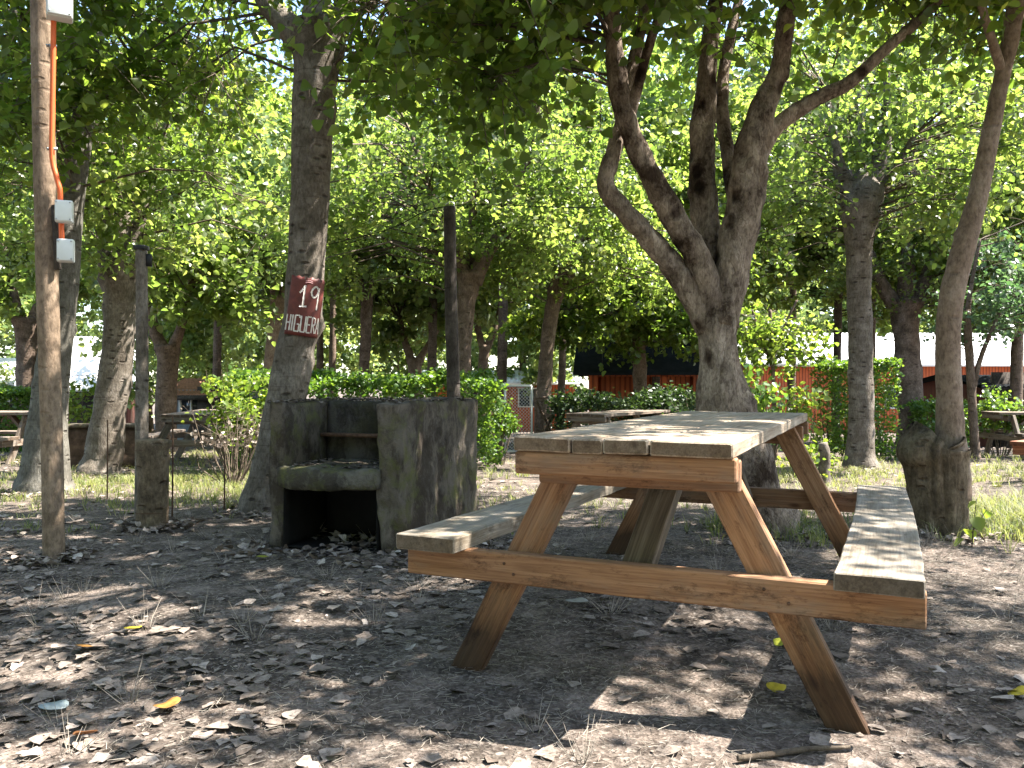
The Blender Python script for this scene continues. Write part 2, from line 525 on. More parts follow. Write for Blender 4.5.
def wood_material(name, dark, mid, light, grey=None, grey_amt=0.0, stain=.5, foot=False, end=.9):
    """sawn timber; grain follows the 'grain' attribute"""
    m, nt, out = mat(name)
    g = coords(nt, (1.1, 38, 38), attr='grain')
    g = mix_vec(nt, g, .35, 1.0)
    ring = noise(nt, g, 1.0, 5, .6, .8)
    fine = noise(nt, coords(nt, (7, 190, 190), attr='grain'), 1.0, 3, .6)
    r1 = ramp(nt, [(.33, dark), (.5, mid), (.66, light)])
    nt.links.new(ring, r1.inputs[0])
    r2 = ramp(nt, [(.36, (.66, .62, .58)), (.58, (1.04, 1.04, 1.04))]); nt.links.new(fine, r2.inputs[0])
    c = mix(nt, .85, r1.outputs[0], r2.outputs[0], 'MULTIPLY')
    blot = noise(nt, coords(nt, (2.0, 7, 7), attr='grain'), 1.3, 6, .7)
    tone = ramp(nt, [(.3, (.72, .72, .74)), (.7, (1.22, 1.18, 1.12))]); nt.links.new(noise(nt, coords(nt, (.35, .5, .5), attr='grain'), 1.0, 2), tone.inputs[0])
    c = mix(nt, 1.0, c, tone.outputs[0], 'MULTIPLY')
    if grey is not None:
        r4 = ramp(nt, [(.5 - grey_amt, (1, 1, 1)), (.78 - grey_amt, (0, 0, 0))]); nt.links.new(blot, r4.inputs[0])
        c = mix(nt, r4.outputs[0], mix(nt, .6, grey, r2.outputs[0], 'MULTIPLY'), c)
    r3 = ramp(nt, [(.52, (1, 1, 1)), (.66, (.27, .22, .17))])
    nt.links.new(noise(nt, coords(nt, (7, 16, 16), attr='grain'), 1.0, 7, .8), r3.inputs[0])
    c = mix(nt, stain, c, r3.outputs[0], 'MULTIPLY')
    vo = nd(nt, 'TexVoronoi', Scale=1.0); nt.links.new(coords(nt, (3.2, 8, 8), attr='grain'), vo.inputs['Vector'])
    kn = ramp(nt, [(.06, (.22, .15, .1)), (.13, (1, 1, 1))]); nt.links.new(vo.outputs['Distance'], kn.inputs[0])
    c = mix(nt, .8, c, kn.outputs[0], 'MULTIPLY')
    if foot:                                # damp, soiled foot of the legs: a stain with an edge of its own
        tc = nd(nt, 'TexCoord'); sp = nd(nt, 'SeparateXYZ'); nt.links.new(tc.outputs['Object'], sp.inputs[0])
        ad = nd(nt, 'Math', operation='MULTIPLY_ADD'); nt.links.new(blot, ad.inputs[0]); ad.inputs[1].default_value = -.25
        nt.links.new(sp.outputs['Z'], ad.inputs[2])
        fr = ramp(nt, [(.0, (.13, .125, .105)), (.06, (.5, .48, .44)), (.15, (1, 1, 1))]); nt.links.new(ad.outputs[0], fr.inputs[0])
        c = mix(nt, .9, c, fr.outputs[0], 'MULTIPLY')
    eg = nd(nt, 'Attribute', attribute_name='rnd')
    c = mix(nt, mix(nt, end, (0, 0, 0), eg.outputs['Fac']), c, mix(nt, 1.0, c, (.42, .36, .3), 'MULTIPLY'))
    h = mix(nt, .5, ring, fine)
    principled(nt, out, c, .78, bump(nt, h, .35, .004), .25)
    return m


def plain(name, color, rough=.6, spec=.4, metallic=0.0, vary=.25, scale=8, bumps=.15):
    m, nt, out = mat(name)
    n = noise(nt, coords(nt, (1, 1, 1)), scale, 5, .65)
    r = ramp(nt, [(.3, tuple(max(0, c * (1 - vary)) for c in color)), (.7, tuple(min(1, c * (1 + vary)) for c in color))])
    nt.links.new(n, r.inputs[0])
    principled(nt, out, r.outputs[0], rough, bump(nt, n, bumps, .01), spec, metallic)
    return m


def concrete_material(name, base, moss=.6, soot=0.0):
    m, nt, out = mat(name)
    v = coords(nt, (1, 1, 1))
    big = noise(nt, v, 3.2, 6, .7)
    r1 = ramp(nt, [(.3, tuple(c * .35 for c in base)), (.48, tuple(c * .8 for c in base)), (.66, base), (.8, tuple(c * 1.5 for c in base))])
    nt.links.new(big, r1.inputs[0])
    st = noise(nt, mix_vec(nt, coords(nt, (4.2, 4.2, 2.4)), 2, .6), 1.2, 7, .75)          # rain streaks
    r2 = ramp(nt, [(.44, (.2, .175, .15)), (.56, (1, 1, 1))]); nt.links.new(st, r2.inputs[0])
    c = mix(nt, .75, r1.outputs[0], r2.outputs[0], 'MULTIPLY')
    mo = ramp(nt, [(.5, (0, 0, 0)), (.66, (moss, moss, moss))]); nt.links.new(noise(nt, v, 5.5, 5, .7), mo.inputs[0])
    c = mix(nt, mo.outputs[0], c, (.085, .085, .03))
    pit = noise(nt, v, 70, 4, .7)
    h = mix(nt, .4, big, pit)
    principled(nt, out, c, .95, bump(nt, h, .8, .02), .1)
    return m


GREEN_STOPS = [(0, (.042, .062, .015)), (.5, (.066, .09, .02)), (.85, (.095, .118, .027)), (1, (.14, .155, .04))]
GREEN_TRANS = [(0, (.135, .225, .023)), (.6, (.24, .355, .038)), (1, (.39, .46, .06))]
M = {}
M['leaf_near'] = leaf_material('broad green leaves', GREEN_STOPS, GREEN_TRANS, .6, .36)
M['leaf_mid'] = leaf_material('sunny green leaves', [(0, (.058, .08, .02)), (.6, (.095, .12, .03)), (1, (.15, .168, .05))],
                              [(0, (.20, .315, .045)), (.6, (.315, .44, .07)), (1, (.5, .56, .11))], .5, .36)
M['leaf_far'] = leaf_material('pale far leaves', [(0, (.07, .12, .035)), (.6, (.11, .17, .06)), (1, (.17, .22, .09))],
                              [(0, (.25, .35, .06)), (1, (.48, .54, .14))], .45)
M['leaf_blue'] = leaf_material('dull blue green leaves', [(0, (.04, .07, .03)), (1, (.09, .13, .07))], [(0, (.08, .2, .05)), (1, (.18, .3, .1))], .35)
M['hedge'] = leaf_material('small hedge leaves', [(0, (.03, .07, .012)), (.6, (.06, .12, .02)), (1, (.12, .18, .03))],
                           [(0, (.12, .26, .02)), (1, (.3, .42, .04))], .4)
M['hedge_shade'] = leaf_material('shade toned hedge leaves', [(0, (.018, .034, .012)), (1, (.045, .07, .022))], [(0, (.04, .09, .015)), (1, (.1, .16, .03))], .3)  # hedge leaves darkened so that their colour carries the shade
M['shrub_yellow'] = leaf_material('yellow green shrub leaves', [(0, (.06, .11, .02)), (1, (.16, .2, .03))], [(0, (.2, .34, .03)), (1, (.42, .5, .05))], .45)
M['bark_grey'] = bark_material('smooth grey scarred bark', (.08, .065, .05), (.148, .124, .1), (.24, .208, .178), .75)
M['bark_blue'] = bark_material('blue grey bark', (.075, .068, .055), (.125, .115, .096), (.18, .168, .145), .6)
M['bark_brown'] = bark_material('brown bark', (.07, .05, .036), (.14, .1, .075), (.22, .165, .13), .5)
M['bark_tan'] = bark_material('tan smooth bark', (.15, .105, .075), (.23, .165, .12), (.31, .24, .185), .25, .4)
M['bark_stump'] = bark_material('rough stump bark', (.06, .043, .028), (.155, .115, .075), (.27, .21, .145), .2, 1.0, .3)
M['bark_flaky'] = flaky_bark('flaky mottled bark')
M['twig'] = bark_material('twig bark', (.06, .045, .032), (.11, .085, .062), (.17, .14, .11), .2, .4)
M['post'] = bark_material('peeled round pole', (.13, .092, .062), (.2, .145, .1), (.27, .2, .14), .12, .35)
M['pole_dark'] = bark_material('dark weathered pole', (.03, .024, .02), (.06, .05, .042), (.10, .085, .07), .2, .5)
M['top_wood'] = wood_material('weathered tabletop boards', (.19, .14, .094), (.29, .225, .16), (.38, .31, .23), (.31, .265, .21), .06, .75)
M['seat_wood'] = wood_material('grey weathered seat boards', (.15, .12, .085), (.23, .19, .14), (.30, .255, .2), (.25, .225, .19), .1, .7)
M['frame_wood'] = wood_material('orange brown sawn pine', (.2, .1, .049), (.25, .132, .067), (.305, .173, .094), (.155, .12, .088), .02, 1.0, True, .3)
M['old_wood'] = wood_material('old brown grey table wood', (.10, .075, .055), (.17, .13, .1), (.25, .2, .16), (.22, .2, .18), .05, .6)
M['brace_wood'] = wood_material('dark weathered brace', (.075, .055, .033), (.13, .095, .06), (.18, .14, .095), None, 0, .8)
M['red_wood'] = wood_material('reddish stained table wood', (.16, .06, .035), (.24, .1, .06), (.32, .15, .09), (.22, .16, .13), -.05, .6)
M['concrete'] = concrete_material('old mossy concrete', (.135, .112, .088), .9)
M['soot'] = concrete_material('sooty concrete', (.085, .076, .066), .2)
M['soot_shade'] = plain('soot and shade black', (.012, .011, .010), .95, .05, 0, .3)  # soot, blackened further to carry the shade of the fire chamber
M['slab'] = concrete_material('mossy hearth concrete', (.14, .125, .1), .95)
M['rust'] = plain('rusty iron', (.09, .05, .03), .85, .3, .3, .5, 30)
M['conduit'] = plain('orange plastic conduit', (.62, .115, .03), .45, .4, 0, .1, 20, .02)
M['box'] = plain('grey white plastic', (.55, .56, .53), .5, .4, 0, .08, 12, .02)
M['box_lid'] = plain('grey white plastic lid', (.60, .61, .58), .45, .4, 0, .06, 12, .02)
M['steel'] = plain('galvanised steel', (.35, .36, .36), .45, .5, .8, .2, 30)
M['black'] = plain('black rubber', (.015, .015, .016), .6, .3, 0, .2)
M['cable'] = plain('dull black cable', (.01, .01, .01), 1.0, 0.0, 0, .1)
M['sign_red'] = plain('maroon sign paint', (.12, .026, .02), .55, .35, 0, .35, 14, .1)
M['sign_white'] = plain('hand painted pale lettering', (.62, .55, .5), .6, .3, 0, .12, 30, .02)
M['white_roof'] = plain('white corrugated metal roof', (.70, .70, .68), .45, .4, 0, .08, 2.0, .05)
M['dark_roof'] = plain('dark slate grey roofing', (.018, .02, .022), .95, .03, 0, .4, 3)
M['tiles'] = plain('terracotta roof tiles', (.3, .15, .09), .85, .2, 0, .4, 9)
M['glass'] = plain('dark window glass', (.03, .035, .04), .1, .6, 0, .1)
M['frame_white'] = plain('white painted trim', (.65, .63, .6), .6, .3, 0, .08)
M['wire'] = plain('galvanised mesh wire', (.42, .43, .42), .5, .4, .4, .1)
M['grey_panel'] = plain('grey blue painted boards', (.2, .22, .24), .7, .3, 0, .2)


def plank_wall(name, a, b):
    m, nt, out = mat(name)
    v = coords(nt, (1, 1, 1))
    w = nd(nt, 'TexWave', Scale=2.6, Distortion=.0, bands_direction='X'); nt.links.new(v, w.inputs['Vector'])
    r = ramp(nt, [(.04, tuple(c * .35 for c in a)), (.12, (a)), (1, b)]); nt.links.new(w.outputs['Fac'], r.inputs[0])
    n = ramp(nt, [(.35, (.6, .57, .55)), (.65, (1, 1, 1))]); nt.links.new(noise(nt, coords(nt, (5, 5, 1)), 2, 5, .7), n.inputs[0])
    principled(nt, out, mix(nt, .8, r.outputs[0], n.outputs[0], 'MULTIPLY'), .7, None, .3)
    return m


M['orange_wall'] = plank_wall('orange red stained boards', (.40, .085, .025), (.50, .115, .035))
M['pink_wall'] = plank_wall('pinkish red boards', (.24, .085, .06), (.30, .11, .08))
M['brick'] = plank_wall('dark red boards', (.16, .04, .025), (.2, .055, .03))


def ground_material():
    m, nt, out = mat('dark earth with dry crumbs')
    v = coords(nt, (1, 1, 1))
    big = noise(nt, v, .55, 5, .6)
    med = noise(nt, v, 5, 6, .7)
    fine = noise(nt, v, 75, 5, .75)
    r1 = ramp(nt, [(.36, (.055, .046, .039)), (.5, (.11, .092, .078)), (.64, (.21, .175, .152))])
    nt.links.new(med, r1.inputs[0])
    r0 = ramp(nt, [(.42, (.7, .68, .66)), (.6, (1.2, 1.12, 1.08))]); nt.links.new(big, r0.inputs[0])
    c = mix(nt, .8, r1.outputs[0], r0.outputs[0], 'MULTIPLY')
    r2 = ramp(nt, [(.4, (.45, .43, .41)), (.56, (1, 1, 1)), (.72, (1.9, 1.8, 1.7))]); nt.links.new(fine, r2.inputs[0])
    c = mix(nt, .85, c, r2.outputs[0], 'MULTIPLY')
    vo = nd(nt, 'TexVoronoi', Scale=80); nt.links.new(mix_vec(nt, v, 30, .03), vo.inputs['Vector'])
    sep = nd(nt, 'SeparateColor'); nt.links.new(vo.outputs['Color'], sep.inputs[0])
    gt = ramp(nt, [(.74, (0, 0, 0)), (.78, (1, 1, 1))]); nt.links.new(sep.outputs[0], gt.inputs[0])
    flk = ramp(nt, [(.0, (.12, .10, .085)), (.5, (.2, .165, .14)), (1, (.3, .26, .225))]); nt.links.new(sep.outputs[1], flk.inputs[0])
    c = mix(nt, mix(nt, .45, (0, 0, 0), gt.outputs[0]), c, flk.outputs[0])
    h = mix(nt, .5, fine, vo.outputs['Distance'])
    h = mix(nt, .4, h, med)
    principled(nt, out, c, .95, bump(nt, h, .9, .02), .1)
    return m


M['ground'] = ground_material()
M['litter'] = leaf_material('dry fallen leaves', [(0, (.085, .065, .052)), (.35, (.15, .12, .098)), (.65, (.235, .193, .163)), (.9, (.32, .27, .232)), (1, (.43, .38, .335))],
                            [(0, (.06, .04, .03)), (1, (.2, .16, .12))], .1, .8, 55)
M['straw'] = leaf_material('dry straw and grass', [(0, (.1, .084, .068)), (.5, (.21, .178, .146)), (1, (.40, .345, .28))], [(0, (.1, .08, .04)), (1, (.25, .2, .1))], .15, .7)
M['grass'] = leaf_material('grass blades', [(0, (.05, .075, .02)), (.6, (.09, .12, .03)), (1, (.22, .2, .08))], [(0, (.12, .2, .03)), (1, (.36, .38, .1))], .4, .6)


def one_colour_leaf(name, c):
    m, nt, out = mat(name)
    n = noise(nt, coords(nt, (1, 1, 1)), 45, 4)
    r = ramp(nt, [(.35, tuple(x * .6 for x in c)), (.6, c)]); nt.links.new(n, r.inputs[0])
    p = principled(nt, None, r.outputs[0], .55, None, .3)
    t = nd(nt, 'BsdfTranslucent'); t.inputs['Color'].default_value = rgb(*c)
    mx = nd(nt, 'MixShader', Fac=.25)
    nt.links.new(p.outputs[0], mx.inputs[1]); nt.links.new(t.outputs[0], mx.inputs[2]); nt.links.new(mx.outputs[0], out.inputs['Surface'])
    return m


# ------------------------------------------------------------------ ground
def build_ground():
    k = 4.2
    tx = np.linspace(-1, 1, 241); xs = np.sinh(tx * k) / np.sinh(k) * 260
    ty = np.linspace(-.62, 1, 330); ys = np.sinh(ty * 4.6) / np.sinh(4.6) * 340 + 2.6
    X, Y = np.meshgrid(xs, ys)
    Z = gz(X, Y)
    nx, ny = len(xs), len(ys)
    idx = np.arange(nx * ny).reshape(ny, nx)
    q = np.stack([idx[:-1, :-1], idx[:-1, 1:], idx[1:, 1:], idx[1:, :-1]], -1).reshape(-1, 4)
    mb = MB(); mb.add(np.stack([X, Y, Z], -1).reshape(-1, 3), [q])
    tag(mb.build('ground', M['ground']), kind='structure')


build_ground()


def wedge(n, y0, y1, bias=1.0, margin=1.15):
    """random ground points inside the view, denser near the camera for small bias"""
    u = RNG.uniform(0, 1, n) ** bias
    y = y0 + (y1 - y0) * u
    x = RNG.uniform(-1, 1, n) * y * .64 * margin
    return x, y


def fallen(n, y0, y1, bias, size, keep=None, lift=.004, shape=LOBED, m=None, name='leaf_litter'):
    x, y = wedge(n, y0, y1, bias)
    if keep is not None:
        k = RNG.uniform(0, 1, n) < keep(x, y); x, y = x[k], y[k]
    return x, y


def density(x, y):
    p = np.column_stack([x, y, np.zeros_like(x)])
    d = .40 + .75 * vnoise(p * .8, 21) + .5 * vnoise(p * 2.3, 22)
    d += np.clip((-x - .2) * .35, -.42, .4)            # thicker litter on the left, barer earth by the table
    return np.clip(d, .06, 1)


lit = MB()
for n, y0, y1, bias, size, lift in ((3400, 1.6, 5.5, .75, .060, .012), (4200, 4.5, 13, .9, .065, .014), (3500, 10, 26, 1, .09, .02), (5000, 1.6, 5, .7, .016, .004), (1500, 1.6, 5, .7, .034, .008), (4500, 3, 10, .8, .03, .006)):
    x, y = wedge(n, y0, y1, bias)
    k = RNG.uniform(0, 1, n) < density(x, y); x, y = x[k], y[k]
    z = gz(x, y) + RNG.uniform(.001, lift, len(x)) + .002
    leaves(lit, np.column_stack([x, y, z]), size, DRY, droop=0.03, up=6, fold=.2, curl=.35, tilt=.13, torn=.5,
           rnd=np.clip(RNG.beta(2.0, 1.9, len(x)), 0, 1))
for (px, py, r) in ((766, 532, .3), (266, 511, .28), (44, 493, .26), (101, 475, .28), (861, 470, .26), (912, 450, .3), (937, 532, .3), (54, 561, .12), (152, 529, .16), (390, 556, .3), (300, 548, .25), (440, 552, .3)):
    q = G(px, py); n = 170; a = RNG.uniform(0, 6.28, n); rr = r * (.75 + np.abs(RNG.normal(0, .45, n)))
    x = q.x + np.cos(a) * rr; y = q.y + np.sin(a) * rr
    leaves(lit, np.column_stack([x, y, gz(x, y) + RNG.uniform(.002, .035, n)]), .05, DRY, droop=.05, up=3, fold=.3, curl=.5, tilt=.25, torn=.5)
tag(lit.build('leaf_litter', M['litter']), 'dry curled brown and grey leaves strewn over the dark earth', 'fallen leaves', kind='stuff')

st = MB()
x, y = wedge(120000, 1.6, 8, .7)
k = RNG.uniform(0, 1, len(x)) < np.clip(.45 + .5 * vnoise(np.column_stack([x, y, x * 0]) * 1.3, 31) + .12 * x, .1, 1); x, y = x[k], y[k]
a = RNG.uniform(0, 2 * math.pi, len(x)); ln = RNG.uniform(.008, .045, len(x))
A = np.column_stack([x, y, gz(x, y) + RNG.uniform(.001, .012, len(x))])
B = A + np.column_stack([np.cos(a) * ln, np.sin(a) * ln, RNG.uniform(-.003, .008, len(x))])
sticks(st, A, B, .0010, .0005, RNG.uniform(0, 1, len(x)))
# dry tufts that still stand
for _ in range(150):
    X, Y = wedge(1, 1.9, 7.5, .8); X, Y = X[0], Y[0]
    n = random.randint(6, 22); a = RNG.uniform(0, 2 * math.pi, n); r = RNG.uniform(0, .035, n); h = RNG.uniform(.03, .11, n)
    A = np.column_stack([X + np.cos(a) * r, Y + np.sin(a) * r, np.full(n, float(gz(X, Y)[0]) - .003)])
    lean = RNG.uniform(.2, 1.2, n)
    B = A + np.column_stack([np.cos(a) * h * lean, np.sin(a) * h * lean, h])
    sticks(st, A, B, .0013, .0003, RNG.uniform(.3, 1, n))
tag(st.build('dry_straw', M['straw']), 'scattered straw bits and dry grass stalks on the earth', 'dry grass', kind='stuff')

gr = MB()


def grass_patch(cx, cy, rx, ry, n, h, dry=.3):
    t = max(1, n // 9)
    tx = cx + RNG.normal(0, rx, t); ty = cy + RNG.normal(0, ry, t)
    i = RNG.integers(0, t, n)
    a = RNG.uniform(0, 2 * math.pi, n); r = np.abs(RNG.normal(0, .035, n))
    x = tx[i] + np.cos(a) * r; y = ty[i] + np.sin(a) * r
    hh = h * RNG.uniform(.4, 1.2, n); lean = RNG.uniform(.2, 1.7, n)
    A = np.column_stack([x, y, gz(x, y) - .004])
    mid = A + np.column_stack([np.cos(a) * hh * lean * .3, np.sin(a) * hh * lean * .3, hh * .65])
    B = A + np.column_stack([np.cos(a) * hh * lean, np.sin(a) * hh * lean, hh * .95])
    w = np.column_stack([-np.sin(a), np.cos(a), np.zeros(n)]) * .0020 * (1 + y[:, None] * .06)
    V = np.stack([A - w, A + w, mid + w * .8, mid - w * .8, B], 1)
    b = (np.arange(n) * 5)[:, None]
    rn = np.clip(RNG.normal(.35 + dry * .5, .28, n), 0, 1)
    gr.add(V.reshape(-1, 3), [b + np.array([[0, 1, 2, 3]])], rn)
    gr.order.append(((b + np.array([[3, 2, 4]])) + gr.n - n * 5, rn))


for args in ((-2.9, 8.2, .9, .8, 2600, .10, .3), (-4.2, 8.8, 1.2, .9, 2200, .09, .3), (-2.2, 6.7, .5, .5, 900, .12, .4), (-4.4, 6.6, .9, .7, 1500, .08, .3),
             (3.3, 5.2, .35, .3, 1500, .13, .35), (3.7, 5.7, .5, .4, 1800, .14, .4), (2.9, 4.8, .2, .15, 300, .12, .2), (3.0, 8.5, 1.2, .8, 2400, .09, .6),
             (5.2, 9.5, 1.2, 1, 2000, .09, .6), (-5.5, 13, 2, 1.5, 2600, .12, .6), (-1.5, 9, 1, .8, 1300, .09, .4), (1.6, 5.0, .35, .25, 700, .12, .35),
             (0.6, 6.2, .8, .6, 900, .08, .4), (2.6, 11.5, 2, 1.2, 1800, .1, .6), (-3.6, 4.8, .5, .4, 300, .07, .5), (7.5, 12, 2, 1.5, 1500, .12, .6)):
    grass_patch(*args[:4], int(args[4] * 1.7), args[5] * .8, args[6] + .45)
tag(gr.build('grass', M['grass']), 'thin green and straw coloured grass in patches beneath the trees', 'grass', kind='stuff')

# ------------------------------------------------------------------ trees
NEAR = []


def tree(label, base, trunk, limbs, crown, bark='bark_grey', leaf='leaf_mid', size=.11, clumps=60, per=90, shape=OVATE, spread=.42,
         sides=16, lump=.07, twigs=True, seed=1, knots=5, Y=None, name='broadleaf_tree', limb_bark=None, shell=.35, minz=None, flare=1.32, ridge=0.0):
    """trunk/limbs: rows (px, py, width px[, depth offset]); crown: rows (cx, cy, cz, rx, ry, rz, share) in metres from the base"""
    rng = np.random.default_rng(seed * 77 + 5)
    b = G(*base) if Y is None else Vector(((base[0] - 512) / F * Y, Y, float(gslope(Y))))
    t = empty(name, (b.x, b.y, b.z - .02), 0, label, 'tree')
    o = np.array([b.x, b.y, b.z - .02])

    def path(rows, start_ground=False):
        P, R = [], []
        for k, r in enumerate(rows):
            d = b.y + (r[3] if len(r) > 3 else 0)
            p = np.array(at(r[0], r[1], d)); P.append(p - o); R.append(r[2] / F * d / 2)
        if start_ground:
            z0 = P[0][2]
            b0, r0 = P[0], R[0]
            if z0 < .3: P.pop(0); R.pop(0)
            while P[0][2] < .3: P.pop(0); R.pop(0)
            for zz, k in ((.2, 1.0), (.07, 1.04 + .5 * (flare - 1)), (-.06, flare)):
                f = (zz - b0[2]) / max(P[0][2] - b0[2], .01) if zz < .2 or P[0][2] > .2 else 0
                c = b0 + (P[0] - b0) * max(0, f) if zz == .2 else np.array([b0[0], b0[1], zz])
                c[2] = zz
                P.insert(0, c); R.insert(0, r0 * k)
        return P, R
    mb = MB()
    P, R = path(trunk, True)
    bones = [tube(mb, P, R, sides, max(.04, R[0] * .3), lump, 3.0, seed, True, knots, ridge)]
    mb.build('trunk', M[bark], t)
    for k, l in enumerate(limbs):
        mb = MB(); P, R = path(l)
        bones.append(tube(mb, P, R, max(8, sides - 4), max(.05, R[0] * .5), lump, 3.0, seed + k + 3, True, 2))
        mb.build('limb', M[limb_bark or bark], t)
    bones = np.vstack(bones)
    tips = bones[bones[:, 2] > bones[:, 2].max() * .45]
    C = []
    tot = sum(c[6] for c in crown)
    for (cx, cy, cz, rx, ry, rz, sh) in crown:
        n = max(3, int(clumps * sh / tot))
        d = rng.normal(0, 1, (n, 3)); d /= np.linalg.norm(d, axis=1)[:, None]
        rad = rng.uniform(0, 1, n) ** shell
        C.append(np.array([cx, cy, cz]) + d * rad[:, None] * np.array([rx, ry, rz]))
    C = np.vstack(C)
    if minz is not None:
        C[:, 2] = np.maximum(C[:, 2], minz + rng.uniform(0, .5, len(C)))
    N = len(C)
    # every clump is a handful of drooping sprays
    S = 6
    sd = rng.normal(0, 1, (N, S, 3)); sd[:, :, 2] = sd[:, :, 2] * .5 - .25
    sd /= np.linalg.norm(sd, axis=2)[:, :, None]
    sl = spread * rng.uniform(.7, 1.7, (N, S))
    n = N * per
    ci = rng.integers(0, N, n); si = rng.integers(0, S, n); tt = rng.uniform(.12, 1, n) ** .8
    pos = C[ci] + sd[ci, si] * (sl[ci, si] * tt)[:, None]
    pos[:, 2] -= .28 * spread * tt * tt
    pos += rng.normal(0, spread * .16, (n, 3))
    if b.y < 11.5:
        k = thin_out(pos + o, rng); pos, ci = pos[k], ci[k]; n = len(pos)
    lf = MB()
    clump_tone = rng.normal(0, .16, N)
    leaves(lf, pos, size, shape, rng=rng, rnd=np.clip(rng.beta(2, 2.4, n) + clump_tone[ci], 0, 1))
    lf.build('crown', M[leaf], t)
    if twigs:
        tw = MB()
        A = []; Bm = []; Bc = []
        for c in C:
            dd = np.linalg.norm(tips - c, axis=1) + np.maximum(0, tips[:, 2] - c[2]) * .7
            j = tips[np.argmin(dd)]
            m = j * .45 + c * .55 + np.array([0, 0, .12 * np.linalg.norm(c - j)]) + rng.normal(0, .05, 3)
            A.append(j); Bm.append(m); Bc.append(c)
        A, Bm, Bc = map(np.array, (A, Bm, Bc))
        ln = np.linalg.norm(Bc - A, axis=1)
        r0 = np.clip(.006 + .007 * ln, .006, .022)
        sticks(tw, A, Bm, r0, r0 * .65); sticks(tw, Bm, Bc, r0 * .65, r0 * .3)
        s0 = np.repeat(C[:, None, :], S, 1).reshape(-1, 3)
        s1 = (C[:, None, :] + sd * (sl * .5)[:, :, None]); s1[:, :, 2] -= .07 * spread
        s2 = (C[:, None, :] + sd * sl[:, :, None]); s2[:, :, 2] -= .28 * spread
        sticks(tw, s0, s1.reshape(-1, 3), .0045, .003); sticks(tw, s1.reshape(-1, 3), s2.reshape(-1, 3), .003, .0015)
        tw.build('twigs', M['twig'], t)
    return t


# the big forked tree behind the table
tree('big tree with flaky bark forking into several limbs right behind the picnic table', (765, 530),
     [(766, 530, 50), (758, 490, 44), (745, 450, 46), (727, 408, 51), (720, 370, 40), (717, 340, 38), (716, 322, 42), (716, 308, 34), (716, 298, 20)],
     [[(712, 330, 30), (690, 290, 27), (655, 245, 22, -.05), (625, 212, 20, -.1), (606, 186, 17, -.12), (614, 150, 16, -.1), (622, 120, 14, -.05), (634, 60, 12, .1), (648, -20, 9, .2), (640, -160, 6, .3)],
      [(716, 325, 34), (700, 265, 27, -.05), (672, 215, 25, -.1), (645, 165, 22, -.15), (628, 125, 20, -.2), (619, 90, 20, -.2), (613, 40, 18, -.2), (606, -30, 16, -.3), (570, -160, 10, -.6), (520, -230, 5, -.9)],
      [(630, 115, 12, -.2), (645, 60, 10, -.25), (662, 5, 9, -.35), (690, -80, 7, -.6), (700, -160, 5, -.9)],
      [(716, 310, 34, .1), (707, 245, 28, .15), (702, 170, 27, .2), (704, 110, 22, .25), (710, 40, 17, .3), (720, -60, 13, .5), (700, -200, 6, .8)],
      [(720, 325, 36), (734, 262, 35), (744, 205, 37), (752, 155, 34), (762, 112, 26), (778, 70, 20), (786, 20, 17, -.1), (800, -80, 13, -.3), (830, -200, 6, -.6)],
      [(752, 165, 22), (776, 127, 17), (815, 100, 15, -.05), (850, 82, 13, -.1), (885, 50, 11, -.15), (935, 5, 9, -.2), (990, -60, 6, -.4)],
      [(738, 215, 16, .1), (727, 150, 14, .25), (722, 90, 12, .35), (734, 20, 10, .5), (760, -80, 7, .8)]],
     [(-.3, -.3, 4.5, 3.0, 2.6, 1.5, 6), (.6, 1.2, 4.6, 2.4, 1.6, 1.5, 3), (-1.7, -.6, 3.7, 1.5, 1.4, 1.1, 2), (1.6, .3, 4.0, 1.3, 1.4, 1.1, 1.2), (-.6, -2.2, 4.4, 2.4, 1.1, 1.0, 1.6), (-1.65, -.4, 2.7, .3, .3, .3, .3), (-1.75, -.5, 3.05, .75, .7, .35, 1.3), (-1.0, -.6, 3.2, .9, .7, .35, 1.0), (.9, -.4, 3.4, .9, .8, .35, .6), (.6, -.2, 3.75, 1.6, 1.2, .45, 2.2), (2.0, 0, 3.6, 1.2, 1.0, .5, 1.6)],
     bark='bark_flaky', leaf='leaf_near', size=.070, clumps=290, per=160, shape=BROAD, sides=40, lump=.14, knots=34, ridge=.10, seed=4, shell=.5, minz=2.35)

# sign tree
tree('tall grey tree leaning beside the concrete grill, carrying the red sign', (266, 510),
     [(266, 510, 46), (274, 460, 41), (286, 400, 39), (295, 350, 38), (303, 307, 37), (310, 200, 38), (313, 100, 41), (317, 55, 46), (316, 28, 60)],
     [[(306, 45, 34), (284, 22, 26), (268, 4, 20), (240, -50, 14), (205, -130, 8)], [(324, 40, 34), (338, 18, 24), (352, -10, 18), (375, -80, 12), (410, -160, 6)],
      [(315, 30, 30, .05), (318, -20, 22, .1), (310, -120, 12, .2), (318, -200, 6, .2)]],
     [(-.1, -.2, 5.0, 2.2, 2.2, 1.4, 4), (-.9, .3, 4.1, 1.4, 1.6, .9, 1.6), (1.3, -.2, 4.2, 1.5, 1.6, 1.1, 2), (-.8, .6, 3.5, .8, .8, .4, .8), (1.0, .4, 3.4, .8, .8, .4, .9)],
     bark='bark_grey', leaf='leaf_near', size=.070, clumps=125, per=150, shape=BROAD, sides=24, lump=.06, knots=12, seed=9, shell=.5, minz=2.75)

